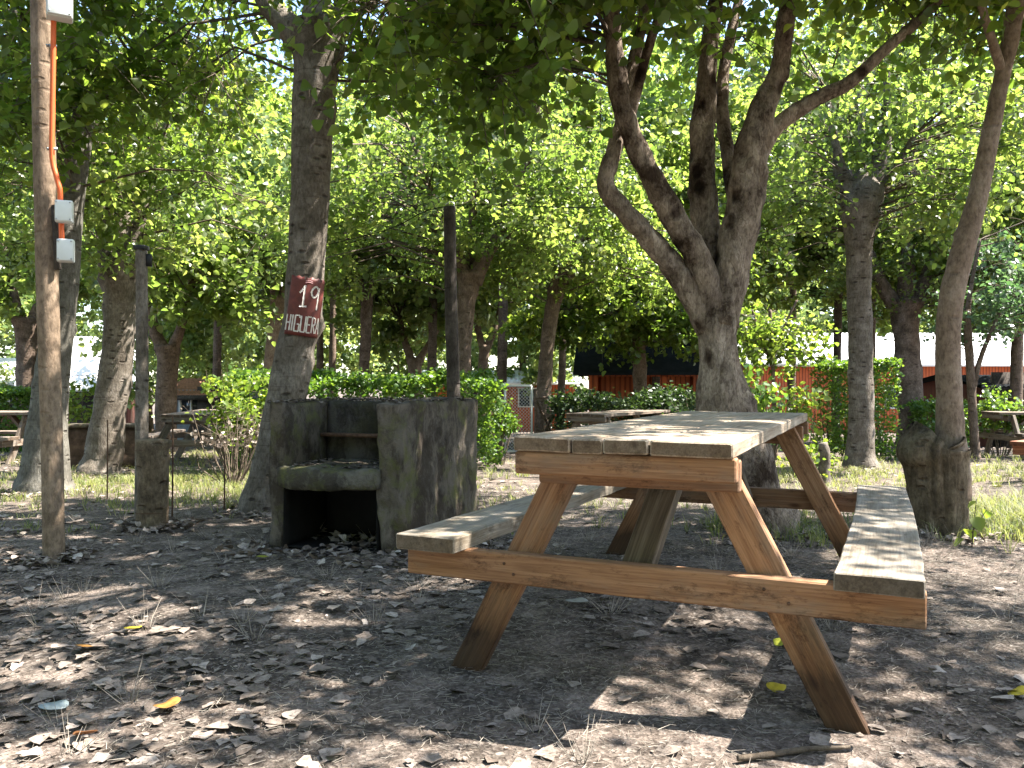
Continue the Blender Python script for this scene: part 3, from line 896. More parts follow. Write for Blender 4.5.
# left trees
tree('blue grey tree trunk just behind the round wooden post with conduit', (44, 492),
     [(44, 492, 46), (48, 420, 36), (54, 360, 31), (62, 300, 28), (72, 200, 24), (82, 130, 21), (92, 60, 17), (100, -20, 13), (100, -140, 6)],
     [[(76, 165, 14), (62, 110, 10, -.1), (30, 50, 7, -.3), (0, -30, 4, -.5)], [(84, 125, 12), (120, 70, 9, -.1), (165, 10, 6, -.3)]],
     [(.1, -.2, 4.3, 2.2, 2.0, 1.5, 4), (.9, -.8, 3.3, 1.1, 1.2, .9, 1.6), (-1.2, .2, 3.6, 1.4, 1.4, 1.1, 1.4)],
     bark='bark_blue', leaf='leaf_near', size=.070, clumps=105, per=140, shape=BROAD, sides=20, lump=.05, knots=6, seed=12, shell=.5, minz=2.2)
tree('stout pollarded tree with dappled trunk between the blue grey tree and the log post', (101, 474),
     [(101, 474, 36), (110, 410, 31), (119, 340, 30), (122, 300, 32), (121, 270, 42), (120, 255, 38)],
     [[(114, 265, 26), (105, 230, 18), (100, 190, 14), (92, 130, 9), (80, 40, 5)], [(127, 265, 22), (137, 230, 14), (150, 180, 10), (172, 110, 6)], [(121, 262, 20, .2), (124, 210, 12, .3), (128, 130, 7, .5)]],
     [(0.3, 0, 4.4, 2.3, 2.0, 1.7, 4), (.9, -.6, 3.2, 1.5, 1.4, .9, 2), (-1.2, 0, 3.4, 1.3, 1.3, 1, 1.2)],
     bark='bark_grey', leaf='leaf_mid', size=.073, clumps=110, per=155, sides=20, lump=.1, knots=10, seed=15, shell=.5, minz=2.2)
tree('forked dark tree behind the bench of the far left picnic table', (166, 440),
     [(166, 440, 21), (166, 400, 20), (168, 365, 20), (167, 345, 24)],
     [[(163, 350, 14), (155, 330, 11), (148, 300, 7), (140, 250, 5)], [(171, 352, 13), (180, 330, 10), (190, 295, 8), (196, 240, 5)]],
     [(0, 0, 4.0, 2.4, 2.2, 1.6, 4), (.8, -.5, 3.0, 1.5, 1.3, .9, 1)],
     bark='bark_brown', leaf='leaf_mid', size=.14, clumps=90, per=75, sides=14, lump=.1, seed=18, shell=.5, minz=2.4, Y=15)
tree('sunlit pollarded tree at the far left before the white roof', (27, 425),
     [(27, 425, 23), (27, 380, 20), (28, 340, 21), (28, 318, 26)],
     [[(24, 328, 14), (15, 300, 9), (5, 250, 5)], [(31, 328, 14), (42, 295, 9), (52, 240, 5)]],
     [(0, 0, 4.3, 2.6, 2.4, 1.7, 4), (-.9, -.5, 3.2, 1.5, 1.3, .9, 1)],
     bark='bark_brown', leaf='leaf_mid', size=.15, clumps=90, per=70, sides=14, lump=.12, seed=21, shell=.5, minz=2.7, Y=17)

# centre
tree('pollarded tree with two thick arms just behind the tall dark pole', (457, 440),
     [(457, 440, 22), (460, 400, 20), (463, 340, 18), (467, 300, 19), (470, 272, 26)],
     [[(473, 282, 18), (485, 258, 14), (500, 232, 11), (512, 200, 8), (540, 130, 5)], [(466, 282, 17), (457, 255, 13), (447, 232, 10), (430, 190, 7), (410, 130, 4)], [(469, 275, 12, .2), (472, 230, 9, .3), (476, 160, 5, .4)]],
     [(-.2, -.2, 4.5, 2.5, 2.3, 1.6, 5), (-1.6, -.4, 3.4, 1.5, 1.4, 1.0, 1.6), (1.2, -.5, 3.5, 1.3, 1.4, .9, 1.6)],
     bark='bark_brown', leaf='leaf_mid', size=.074, clumps=135, per=165, sides=16, lump=.1, seed=24, shell=.5, minz=2.35, Y=12)
tree('slender brown tree leaning right, left of the dark roofed pavilion', (543, 432),
     [(543, 432, 18), (544, 390, 15), (549, 330, 14), (557, 290, 17), (566, 268, 24)],
     [[(560, 280, 14), (556, 255, 10), (548, 220, 7), (540, 160, 4)], [(567, 275, 15), (577, 250, 11), (586, 215, 7), (600, 150, 4)]],
     [(.2, 0, 4.6, 2.6, 2.3, 1.7, 5), (1.2, -.5, 3.4, 1.6, 1.4, .9, 1.5), (-.8, -.5, 3.4, 1.2, 1.2, .8, 1)],
     bark='bark_brown', leaf='leaf_mid', size=.08, clumps=115, per=165, sides=14, lump=.08, seed=27, shell=.5, minz=2.5, Y=14)
tree('pinkish trunked tree far behind, just left of the sign', (272, 400),
     [(272, 412, 17), (272, 370, 16), (275, 330, 15), (280, 295, 17)],
     [[(278, 305, 11), (271, 275, 8), (262, 230, 5)], [(282, 305, 12), (290, 270, 8), (298, 220, 5)]],
     [(0, 0, 5.2, 3.0, 2.5, 1.9, 4)],
     bark='bark_tan', leaf='leaf_far', size=.15, clumps=120, per=80, sides=12, lump=.1, seed=30, shell=.5, minz=2.6, Y=17)
tree('dark trunked tree standing behind the middle of the long hedge', (363, 400),
     [(363, 412, 12), (364, 370, 11), (366, 330, 11), (367, 295, 13)],
     [[(366, 305, 8), (358, 270, 6), (350, 220, 4)], [(368, 305, 8), (376, 270, 6), (384, 220, 4)]],
     [(0, 0, 5.4, 3.0, 2.5, 1.9, 4)],
     bark='bark_brown', leaf='leaf_mid', size=.16, clumps=110, per=75, sides=12, lump=.1, seed=33, shell=.5, minz=2.4, Y=19)
tree('short V shaped pollard tree seen over the hedge, left of the tall dark pole', (415, 400),
     [(415, 412, 12), (415, 375, 13), (415, 358, 16)],
     [[(413, 364, 10), (406, 345, 7), (400, 320, 4)], [(417, 364, 10), (427, 347, 6), (440, 325, 4)]],
     [(0, 0, 4.2, 2.6, 2.3, 1.5, 4)],
     bark='bark_tan', leaf='leaf_far', size=.18, clumps=70, per=70, sides=12, lump=.12, seed=36, shell=.5, minz=2.6, Y=23)
tree('thin straight tree far behind, between the sign and the hedge top', (320, 405),
     [(320, 408, 8), (320, 360, 7), (320, 310, 6), (322, 260, 4)], [],
     [(0, 0, 5.0, 2.2, 2.0, 2.0, 4)], bark='bark_brown', leaf='leaf_far', size=.17, clumps=60, per=70, sides=10, lump=.05, seed=39, shell=.5, Y=21)
tree('pale forked tree far behind, left of the chain link gate', (482, 400),
     [(482, 410, 11), (483, 370, 10), (485, 345, 11)], [[(484, 352, 8), (477, 325, 6), (470, 290, 4)], [(486, 350, 8), (496, 325, 6), (503, 290, 4)]],
     [(0, 0, 4.4, 2.6, 2.4, 1.6, 4)], bark='bark_tan', leaf='leaf_far', size=.18, clumps=70, per=75, sides=12, lump=.1, seed=42, shell=.5, Y=22)

tree('dark leafy tree hanging over the dark pavilion roof', (640, 400),
     [(640, 425, 15), (640, 380, 14), (638, 330, 13), (636, 300, 15)], [[(637, 310, 9), (622, 275, 6), (605, 240, 4)], [(637, 305, 9), (655, 270, 6), (672, 240, 4)]],
     [(0, 0, 3.6, 2.6, 1.8, 1.2, 4), (-.4, -.3, 2.5, 2.2, 1.2, .45, 2), (1.6, -.3, 2.5, 1.2, 1.0, .5, 1)], bark='bark_brown', leaf='leaf_near', size=.11, clumps=150, per=110, sides=12, lump=.08, seed=57, shell=.5, minz=2.0, Y=16.2)

# right
tree('straight grey pollarded tree with bulging head in front of the tall square hedge', (861, 468),
     [(861, 470, 28), (861, 440, 25), (861, 390, 24), (860, 330, 23), (859, 280, 23), (859, 235, 28), (860, 212, 38), (862, 194, 40), (863, 180, 26), (864, 170, 10)],
     [[(856, 208, 24), (843, 180, 17), (836, 150, 9), (826, 90, 4)], [(868, 200, 26), (880, 165, 19), (885, 130, 11), (887, 50, 5)], [(872, 200, 14), (892, 170, 8, -.1), (915, 135, 5, -.3)], [(862, 195, 14, .2), (862, 150, 8, .3), (858, 70, 4, .4)]],
     [(.1, 0, 4.7, 2.3, 2.1, 1.6, 4), (1.1, -.4, 3.5, 1.3, 1.3, .9, 1.5), (-.9, .3, 3.6, 1.2, 1.3, .9, 1.2)],
     bark='bark_grey', leaf='leaf_mid', size=.073, clumps=120, per=155, sides=20, lump=.09, knots=9, ridge=.05, seed=45, shell=.5, minz=2.55)
tree('dark tree forking into three stubby limbs just left of the curved tan tree', (912, 448),
     [(912, 450, 28), (911, 420, 24), (908, 370, 24), (906, 325, 25), (906, 300, 33)],
     [[(900, 312, 18), (886, 292, 14), (876, 270, 11), (862, 230, 7), (850, 170, 4)], [(906, 305, 19), (907, 265, 15), (910, 225, 9), (915, 150, 5)], [(913, 308, 17), (925, 280, 13), (934, 250, 9), (950, 190, 5)]],
     [(.1, 0, 4.6, 2.4, 2.2, 1.6, 4), (1.2, -.4, 3.4, 1.3, 1.3, .9, 1.4)],
     bark='bark_brown', leaf='leaf_mid', size=.078, clumps=110, per=150, sides=18, lump=.12, knots=8, seed=48, shell=.5, minz=2.5)
tree('thin dark tree rising before the white roof, right of the big forked tree', (836, 400),
     [(836, 408, 9), (837, 360, 8), (838, 310, 8), (839, 250, 6)], [[(838, 300, 6), (828, 260, 5), (818, 210, 3)]],
     [(0, 0, 4.8, 2.8, 2.4, 1.9, 4)], bark='bark_brown', leaf='leaf_mid', size=.16, clumps=100, per=75, sides=10, lump=.06, seed=51, shell=.5, minz=2.6, Y=20)
tree('small dark leaved tree leaning left by the red boarded shed', (972, 442),
     [(975, 444, 9), (972, 400, 8), (969, 350, 8), (966, 310, 7)], [[(972, 395, 6), (980, 360, 5), (992, 330, 4), (1005, 300, 3)], [(967, 315, 6), (972, 280, 4), (980, 240, 3)]],
     [(.5, 0, 2.35, 1.0, .9, .6, 3), (1.0, 0, 3.0, 1.2, 1.0, .7, 2)], bark='bark_brown', leaf='leaf_blue', size=.08, clumps=46, per=70, sides=10, lump=.08, seed=54, shell=.5, minz=1.5, Y=12.5, spread=.3)

tree('slim leafy sapling in front of the white roof just right of the big forked tree', (775, 440),
     [(775, 442, 5), (774, 400, 4), (772, 350, 4), (770, 310, 3)], [[(773, 370, 3), (762, 340, 2.5), (752, 310, 2)], [(772, 360, 3), (785, 325, 2.5), (797, 300, 2)]],
     [(-.1, 0, 2.0, .8, .6, .5, 3), (.5, .1, 1.75, .5, .4, .35, 1)], bark='bark_brown', leaf='leaf_near', size=.085, clumps=30, per=60, sides=8, lump=.08, seed=63, shell=.5, minz=1.3, Y=13, spread=.35)

# curved tan tree out of an old stump
def stump_tree():
    b = G(937, 531)
    t = empty('coppiced_tree', (b.x, b.y, b.z - .02), 0, 'curved tan tree growing out of a thick old stump beside the bench', 'tree')
    o = np.array([b.x, b.y, b.z - .02]); Y = b.y

    def path(rows):
        return [np.array(at(r[0], r[1], Y + (r[3] if len(r) > 3 else 0))) - o for r in rows], [r[2] / F * Y / 2 for r in rows]
    mb = MB(); P, R = path([(938, 545, 58), (938, 520, 54), (937, 490, 52), (936, 465, 56), (934, 452, 62), (934, 447, 58), (935, 450, 44), (936, 453, 20)])
    tube(mb, P, R, 64, .016, .05, 3.2, 60, True, 3, .11, 5)
    mb.build('stump', M['bark_stump'], t)
    mb = MB(); P, R = path([(953, 500, 34), (952, 465, 33), (950, 430, 27), (949, 390, 24), (948, 335, 23), (953, 290, 23), (965, 243, 22), (978, 195, 19), (991, 130, 17), (1001, 80, 15), (1010, 40, 16), (1018, -10, 16), (1030, -90, 12, .1), (1030, -200, 6, .2)])
    tube(mb, P, R, 20, .04, .045, 3.0, 61, True, 5)
    bones = np.array(P[6:])
    mb.build('trunk', M['bark_tan'], t)
    mb = MB(); P, R = path([(1003, 76, 10), (985, 20, 8, -.1), (960, -60, 6, -.3), (930, -150, 4, -.5)])
    tube(mb, P, R, 10, .04, .04, 3.0, 62); mb.build('limb', M['bark_tan'], t)
    rng = np.random.default_rng(990)
    C = []
    for c, r, n in (((.6, -.1, 4.6), (2.1, 2.0, 1.2), 130), ((1.4, .6, 3.6), (1.1, 1.2, .8), 30), ((-.3, -1.1, 4.3), (1.3, 1.3, .8), 40), ((2.0, -2.2, 4.4), (1.7, 1.4, .8), 75)):  # last lobe added mostly out of frame to shade the right foreground
        d = rng.normal(0, 1, (n, 3)); d /= np.linalg.norm(d, axis=1)[:, None]
        C.append(np.array(c) + d * (rng.uniform(0, 1, n) ** .5)[:, None] * np.array(r))
    C = np.vstack(C); C[:, 2] = np.maximum(C[:, 2], 2.9)
    N = len(C); per = 82; S = 6
    sd = rng.normal(0, 1, (N, S, 3)); sd[:, :, 2] = sd[:, :, 2] * .5 - .25; sd /= np.linalg.norm(sd, axis=2)[:, :, None]
    sl = .42 * rng.uniform(.7, 1.7, (N, S)); n = N * per
    ci = rng.integers(0, N, n); si = rng.integers(0, S, n); tt = rng.uniform(.12, 1, n) ** .8
    pos = C[ci] + sd[ci, si] * (sl[ci, si] * tt)[:, None] + rng.normal(0, .065, (n, 3)); pos[:, 2] -= .12 * tt * tt
    k = thin_out(pos + o, rng); pos, ci = pos[k], ci[k]; n = len(pos)
    lf = MB(); leaves(lf, pos, .070, BROAD, rng=rng, rnd=np.clip(rng.beta(2, 2.4, n) + rng.normal(0, .16, N)[ci], 0, 1)); lf.build('crown', M['leaf_near'], t)
    tw = MB()
    A = np.array([bones[np.argmin(np.linalg.norm(bones - c, axis=1))] for c in C]); Bm = A * .45 + C * .55 + np.array([0, 0, .12])
    sticks(tw, A, Bm, .014, .008); sticks(tw, Bm, C, .008, .004)
    s2 = C[:, None, :] + sd * sl[:, :, None]; s2[:, :, 2] -= .1
    sticks(tw, np.repeat(C[:, None, :], S, 1).reshape(-1, 3), s2.reshape(-1, 3), .004, .0015)
    tw.build('twigs', M['twig'], t)


stump_tree()

# tall trees of the middle distance that close the view upwards
for i, (px, Y, cz, r, w_) in enumerate(((430, 21, 7.0, 3.3, 'above the V shaped pollard'), (655, 20, 7.2, 3.2, 'behind the limbs of the big forked tree'), (790, 24, 8.0, 3.6, 'right of the big forked tree'),
                                       (950, 21, 7.0, 3.2, 'behind the curved tan tree'), (215, 22, 7.2, 3.3, 'between the stout dappled tree and the sign tree'), (560, 25, 8.5, 3.6, 'over the slender brown tree'), (40, 23, 7.4, 3.2, 'behind the round wooden post'), (330, 26, 9.0, 3.4, 'right of the sign tree'), (705, 18, 6.6, 2.8, 'seen between the forks of the big tree'), (500, 19, 7.6, 2.8, 'right of the tall dark pole'), (868, 19, 8.2, 3.0, 'behind the straight grey pollard tree'), (1015, 17, 6.0, 2.8, 'at the right edge above the small leaning tree'))):
    tree('tall leafy tree in the middle distance ' + w_, (px, 0), [(px, HOR + F * (H0 + .6) / Y, F * .26 / Y), (px + 3, HOR - F * 2.5 / Y, F * .2 / Y), (px - 2, HOR - F * cz / Y, F * .1 / Y)], [],
         [(0, 0, cz, r, r * .8, 3.0, 4)], bark='bark_brown', leaf='leaf_mid', size=.16, clumps=int(34 * r), per=110, sides=10, lump=.06, twigs=False, seed=200 + i, shell=.6, Y=Y, knots=0, spread=.6)

# sunlit trees beyond the campsite
far = [(-150, 36, 5.6, 3.6), (-40, 30, 5.0, 3.2), (60, 44, 6.5, 4.4), (150, 34, 4.8, 3.0), (215, 27, 4.2, 2.4), (245, 46, 7.0, 4.6), (330, 32, 4.6, 2.9), (390, 42, 6.5, 4.2), (455, 50, 7.5, 5.0),
       (520, 38, 5.2, 3.5), (600, 46, 6.8, 4.4), (655, 30, 4.9, 3.0), (720, 42, 6.4, 4.2), (790, 48, 7.0, 4.6), (880, 44, 6.6, 4.4), (940, 50, 7.2, 4.8), (1010, 45, 6.8, 4.2), (1100, 40, 6.2, 4.2)]
fl = ['over the far left building', 'before the left roof end', 'above the white roof at far left', 'behind the shed with tiled roof', 'low and bright between the log post and the sign', 'filling the gap left of the sign',
      'just right of the sign', 'behind the V shaped pollard', 'behind the tall dark pole', 'above the chain link gate', 'left of the pavilion roof', 'above the pavilion ridge', 'behind the big forked tree',
      'over the left end of the long white roof', 'over the middle of the long white roof', 'over the white roof beside the curved tree', 'at the far right above the shed', 'beyond the right edge shed']
for i, ((px, Y, cz, r), w) in enumerate(zip(far, fl)):
    cz *= 1.45; r *= 1.1
    tree('pale sunlit tree beyond the campsite, ' + w, (px, 0), [(px, HOR + F * (H0 + 1.3) / Y, F * .36 / Y), (px + random.uniform(-8, 8), HOR - F * 2.5 / Y, F * .26 / Y), (px + random.uniform(-10, 10), HOR - F * cz / Y, F * .1 / Y)], [],
         [(0, 0, cz * .95, r, r, cz * .62, 4), (random.uniform(-1.5, 1.5), -1, cz * .55, r * .8, r * .8, cz * .36, 2)],
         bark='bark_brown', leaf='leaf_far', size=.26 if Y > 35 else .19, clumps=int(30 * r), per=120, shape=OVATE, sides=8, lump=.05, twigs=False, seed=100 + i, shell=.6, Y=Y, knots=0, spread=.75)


# grove trees added behind and beside the viewer to hold off skylight
def woods():
    t = empty('woods', (0, -4, 0), 0)
    tag(t, 'leafy grove added around the viewer to hold off skylight', 'woods', None, 'stuff')
    rng = np.random.default_rng(5)
    tk, cr = MB(), MB()
    for (x, y, r) in ((-5.5, -2, 3), (-1.5, -5, 3.2), (3, -6, 3.2), (7.5, -3.5, 2.6), (-8.5, 2.5, 3), (-9.5, 7.5, 3), (-6, -8, 3.5), (2, -12, 4), (9, -10, 4), (-12, -3, 3.5), (11.5, 8.5, 2.8), (-3, -13, 4)):
        tube(tk, [(x, y + 4, -.1), (x + .1, y + 4, 1.5), (x, y + 4, 4.5)], [.2, .17, .08], 10, .3, .06, 3, 4)
        n = int(55 * r)
        d = rng.normal(0, 1, (n, 3)); d /= np.linalg.norm(d, axis=1)[:, None]
        C = np.array([x, y + 4, 4.2]) + d * (rng.uniform(0, 1, n) ** .5)[:, None] * np.array([r, r, 2.4])
        C[:, 2] = np.maximum(C[:, 2], 2.2)
        P = np.repeat(C, 60, 0) + rng.normal(0, .33, (n * 60, 3))
        P = P[thin_out(P, rng)]
        leaves(cr, P, .14, OVATE, rng=rng)
    tk.build('trunks', M['bark_grey'], t); cr.build('crowns', M['leaf_near'], t)


woods()

# ------------------------------------------------------------------ hedges and shrubs
def hedge(label, p0, p1, width, height, n, size, leaf='hedge', seed=1, ragged=.05, name='hedge'):
    rng = np.random.default_rng(seed)
    a = np.array([p0[0], p0[1]]); b = np.array([p1[0], p1[1]]); d = b - a; L = np.linalg.norm(d); d /= L; w = np.array([-d[1], d[0]])
    z0 = float(gslope((a[1] + b[1]) / 2))
    o = np.array([(a[0] + b[0]) / 2, (a[1] + b[1]) / 2, z0])
    t = empty(name, o, 0, label, name)
    s = rng.uniform(0, L, n); face = rng.uniform(0, 1, n)
    dep = np.abs(rng.normal(0, .05, n))
    x = rng.uniform(-.5, .5, n) * width; z = rng.uniform(.04, 1, n) * height
    k = face < .36; z[k] = height - dep[k]
    k2 = (face >= .36) & (face < .72); x[k2] = -np.sign(rng.uniform(-1, 1.0, k2.sum()) + .2) * (width / 2 - dep[k2])
    k3 = (face >= .72) & (face < .80); s[k3] = np.where(rng.uniform(0, 1, k3.sum()) < .5, dep[k3], L - dep[k3])
    P = np.column_stack([a[0] + d[0] * s + w[0] * x, a[1] + d[1] * s + w[1] * x, z0 + z])
    q = P * 2.2
    off = np.stack([vnoise(q, seed + 1), vnoise(q, seed + 2), vnoise(q, seed + 3)], -1) * ragged * 1.6 + rng.normal(0, ragged * .5, (n, 3))
    P = P + off; P[:, 2] = np.maximum(P[:, 2], z0 + .02)
    mb = MB(); leaves(mb, P - o, size, OVATE, droop=.1, up=.6, rng=rng, rnd=np.clip(rng.beta(2, 2.3, n) + .25 * vnoise(P * 3, seed + 9), 0, 1)); mb.build('foliage', M[leaf], t)
    m = int(L / .22) + 2
    A = np.column_stack([a[0] + d[0] * np.linspace(.1, L - .1, m), a[1] + d[1] * np.linspace(.1, L - .1, m), np.full(m, z0)]) + rng.normal(0, .04, (m, 3)) * [1, 1, 0]
    A = np.repeat(A, 3, 0); B = A + rng.normal(0, .13, A.shape) * [1, 1, 0] + np.array([0, 0, height * .8])
    st = MB(); sticks(st, A - o, B - o, .012, .004); st.build('stems', M['twig'], t)
    return t


h0, h1 = at(228, 0, 9.6), at(494, 0, 10.6)
hedge('long trimmed green hedge running behind the concrete grill', (h0.x, h0.y), (h1.x, h1.y), .8, 1.14, 15000, .052, seed=71, ragged=.06)
h0, h1 = at(-60, 0, 15.5), at(38, 0, 15.5)
hedge('pale sunlit hedge at the far left under the white roof', (h0.x, h0.y), (h1.x, h1.y), .9, 1.16, 7000, .07, seed=72)
h0, h1 = at(822, 0, 12.6), at(890, 0, 12.6)
hedge('tall square clipped hedge behind the straight grey pollard tree', (h0.x, h0.y), (h1.x, h1.y), .8, 1.5, 7000, .055, seed=73)
h0, h1 = at(556, 0, 13.0), at(690, 0, 13.2)
hedge('dark shaded hedge in front of the dark roofed pavilion', (h0.x, h0.y), (h1.x, h1.y), .9, .95, 9000, .06, leaf='hedge_shade', seed=74, ragged=.12)
h0, h1 = at(915, 0, 16.5), at(965, 0, 16.5)
hedge('low hedge before the orange wall, seen beside the curved tree', (h0.x, h0.y), (h1.x, h1.y), .8, .95, 2800, .07, seed=75, ragged=.1)


def shrub(label, px, Y, h, r, n, size, leaf, seed, stems=14, name='shrub', top_only=0.0):
    rng = np.random.default_rng(seed)
    x, y = (px - 512) / F * Y, Y
    z0 = float(gslope(y))
    t = empty(name, (x, y, z0), rng.uniform(0, 3), label, 'shrub' if name == 'shrub' else name.replace('_', ' '))
    a = rng.uniform(0, 2 * math.pi, stems); rr = r * np.sqrt(rng.uniform(.02, 1, stems)); hh = h * rng.uniform(.55, 1.05, stems)
    A = np.column_stack([np.cos(a) * rr * .25, np.sin(a) * rr * .25, np.zeros(stems)])
    B = np.column_stack([np.cos(a) * rr, np.sin(a) * rr, hh])
    Md = A * .5 + B * .5 + rng.normal(0, .04, A.shape)
    st = MB(); sticks(st, A, Md, .008, .005); sticks(st, Md, B, .005, .002)
    # side twigs
    k = rng.integers(0, stems, stems * 4); f = rng.uniform(.3, 1, stems * 4)[:, None]
    S0 = Md[k] * (1 - f) + B[k] * f; S1 = S0 + rng.normal(0, .5 * r, S0.shape) * [.6, .6, .35]
    sticks(st, S0, S1, .003, .001)
    st.build('stems', M['twig'], t)
    k2 = rng.integers(0, len(S0), n); f = rng.uniform(top_only, 1.1, n)[:, None]
    P = S0[k2] * (1 - f) + S1[k2] * f + rng.normal(0, size * .7, (n, 3)); P[:, 2] = np.maximum(P[:, 2], .02)
    if n:
        lf = MB(); leaves(lf, P, size, OVATE, rng=rng); lf.build('foliage', M[leaf], t)
    return t


shrub('bright yellow green shrub at the left end of the long hedge', 243, 9.0, 1.15, .4, 1500, .06, 'shrub_yellow', 81)
shrub('brown dry twiggy bush beside the leaning sign tree', 232, 8.0, .75, .4, 160, .04, 'litter', 82, 30, 'dry_bush')
shrub('loose leafy shrub with upright shoots to the right of the big forked tree', 764, 8.6, 1.15, .28, 420, .07, 'hedge', 83, 22)
shrub('yellow green leafy shoots growing before the orange wall near the tall square hedge', 802, 9.2, .95, .22, 240, .08, 'shrub_yellow', 84, 14)
shrub('small golden shrub below the white roof at the left', 83, 14.0, 1.25, .35, 700, .07, 'shrub_yellow', 85, 12)
shrub('dark bush under the pavilion post, right of the long dark hedge', 690, 11.5, .9, .35, 700, .06, 'hedge_shade', 86, 20)
shrub('dark bush in the shade beside the small leaning tree', 1000, 13.5, 1.1, .5, 1100, .07, 'hedge', 87, 18)
shrub('green bush left of the chain link gate at the hedge end', 500, 11.2, .95, .3, 900, .055, 'hedge', 88, 14)
shrub('pale leafy weeds at the foot of the small broken stump', 806, 8.2, .42, .3, 240, .05, 'shrub_yellow', 89, 10)


def sapling():
    p = G(972, 548)
    t = empty('young_plant', p, 0, 'small young plant with a pale leaf beside the old stump', 'plant')
    st = MB(); tube(st, [(0, 0, 0), (.01, .0, .12), (.03, .01, .26)], [.004, .003, .002], 6, .03); tube(st, [(.0, 0, .08), (.09, .02, .2)], [.003, .002], 6, .03); st.build('stem', M['twig'], t)
    lf = MB(); rng = np.random.default_rng(3); leaves(lf, np.array([[.03, .01, .25], [.09, .02, .2], [.02, 0, .17], [-.02, 0, .1], [.05, -.01, .12], [-.04, .01, .05]]), .085, OVATE, rng=rng, up=1.2); lf.build('foliage', M['shrub_yellow'], t)


sapling()


# ------------------------------------------------------------------ the picnic table
TP = dict(cx=.2761, cy=2.1483, psi=-.4237)
TL = 2.2


def table_parts(root, wood, seat, top, warp=True):
    y0 = -TL / 2
    tp = MB()
    x = -.302
    for k, w in enumerate((.168, .092, .126, .212)):
        e0, e1 = random.uniform(-.006, .006), random.uniform(-.012, .012)
        board(tp, (x + w / 2, y0 + e0, .72 + (0.0, -.001, .0015, 0)[k]), (x + w / 2, y0 + TL + e1, .72 + (0.001, .0, -.001, 0)[k]), (1, 0, 0), w - .005, .04, ch=.004, rough=.002)
        x += w
    tp.build('tabletop', top, root, grain=True, smooth=False)
    for s in (0, 1):
        Y = (lambda u: y0 + u) if s == 0 else (lambda u: y0 + TL - u)
        cl = MB(); board(cl, (-.30, Y(.034), .668), (.30, Y(.034), .668), (0, 0, 1), .062, .045); cl.build('top_batten', wood, root, grain=True, smooth=False)
        cl = MB(); board(cl, (-.283, Y(.1665), .640), (.287, Y(.1665), .640), (0, 0, 1), .085, .044); cl.build('leg_tie', wood, root, grain=True, smooth=False)
        cb = MB(); board(cb, (-.728, Y(.1665), .337), (.728, Y(.1665), .337), (0, 0, 1), .09, .044); cb.build('seat_beam', wood, root, grain=True, smooth=False)
        for sg in (-1, 1):
            dv = -.07 if s == 1 and sg == -1 else 0
            lg = MB(); board(lg, (sg * .555 + dv, Y(.212), -.012), (sg * .19 + dv, Y(.212), .697), (1, 0, 0), .095, .044, 'h', 'h'); lg.build('leg', wood, root, grain=True, smooth=False)
        for sg in (-1, 1):
            for (dx, z) in ((-.022, .352), (.024, .322)):
                nl = MB()
                xx = sg * (.555 - (.555 - .19) * z / .7) + dx; yy = Y(.1435)
                tube(nl, [(xx, yy - .0015, z), (xx, yy + .0045, z)] if s == 0 else [(xx, yy - .0045, z), (xx, yy + .0015, z)], [.0045, .0045], 10)
                nl.build('bolt', M['rust'], root)
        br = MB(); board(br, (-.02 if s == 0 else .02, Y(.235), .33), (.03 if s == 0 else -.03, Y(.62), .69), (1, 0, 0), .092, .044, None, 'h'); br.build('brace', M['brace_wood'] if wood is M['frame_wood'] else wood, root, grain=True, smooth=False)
    for sg in (-1, 1):
        bn = MB()
        bd = (lambda t, sg=sg: (sg * .012 * math.sin(math.pi * t), 0, -.006 * math.sin(math.pi * t) - .014 * t)) if warp else None
        board(bn, (sg * .622, y0 + .07, .4045), (sg * .622, y0 + TL - .12, .4045), (1, 0, 0), .20, .045, ch=.003, bend=bd, rough=.003)
        bn.build('seat', seat, root, grain=True, smooth=False)


cs, sn = math.cos(TP['psi']), math.sin(TP['psi'])
tc = (TP['cx'] - (TL / 2) * sn, TP['cy'] + (TL / 2) * cs, 0.0)
main_table = empty('picnic_table', tc, TP['psi'], 'large picnic table of orange brown timber with weathered top in the foreground', 'picnic table')
table_parts(main_table, M['frame_wood'], M['seat_wood'], M['top_wood'])

# the other tables of the campsite: one old grey table, copied
proto = empty('picnic_table', (0, 0, 0), 0, None, 'picnic table', 'old picnic tables of the campsite behind')
table_parts(proto, M['old_wood'], M['old_wood'], M['old_wood'], False)


def copy_table(loc, rz, label, material=None):
    r = proto.copy(); COL.objects.link(r)
    r.location = loc; r.rotation_euler = (0, 0, rz); r['label'] = label
    for ch in proto.children:
        c = ch.copy(); COL.objects.link(c); c.parent = r
        if material:
            c.material_slots[0].link = 'OBJECT'; c.material_slots[0].material = material
    return r


def old_table(px, Y, rz, label, material=None, first=False):
    p = ((px - 512) / F * Y, Y, float(gslope(Y)) - .01)
    if first:
        proto.location = p; proto.rotation_euler = (0, 0, rz); proto['label'] = label
        return proto
    return copy_table(p, rz, label, material)


old_table(204, 12.2, .12, 'old picnic table end on, standing in the sun left of the grill', first=True)
old_table(-22, 11.6, 1.45, 'old picnic table at the left edge before the pale hedge')
old_table(622, 12.0, -.6, 'shaded old picnic table seen just over the far edge of the big table')
old_table(1062, 13.0, 1.5, 'old picnic table in the shade near the red boarded shed')
old_table(1133, 8.1, -.9, 'reddish picnic table cut off by the right edge of the photo', M['red_wood'])


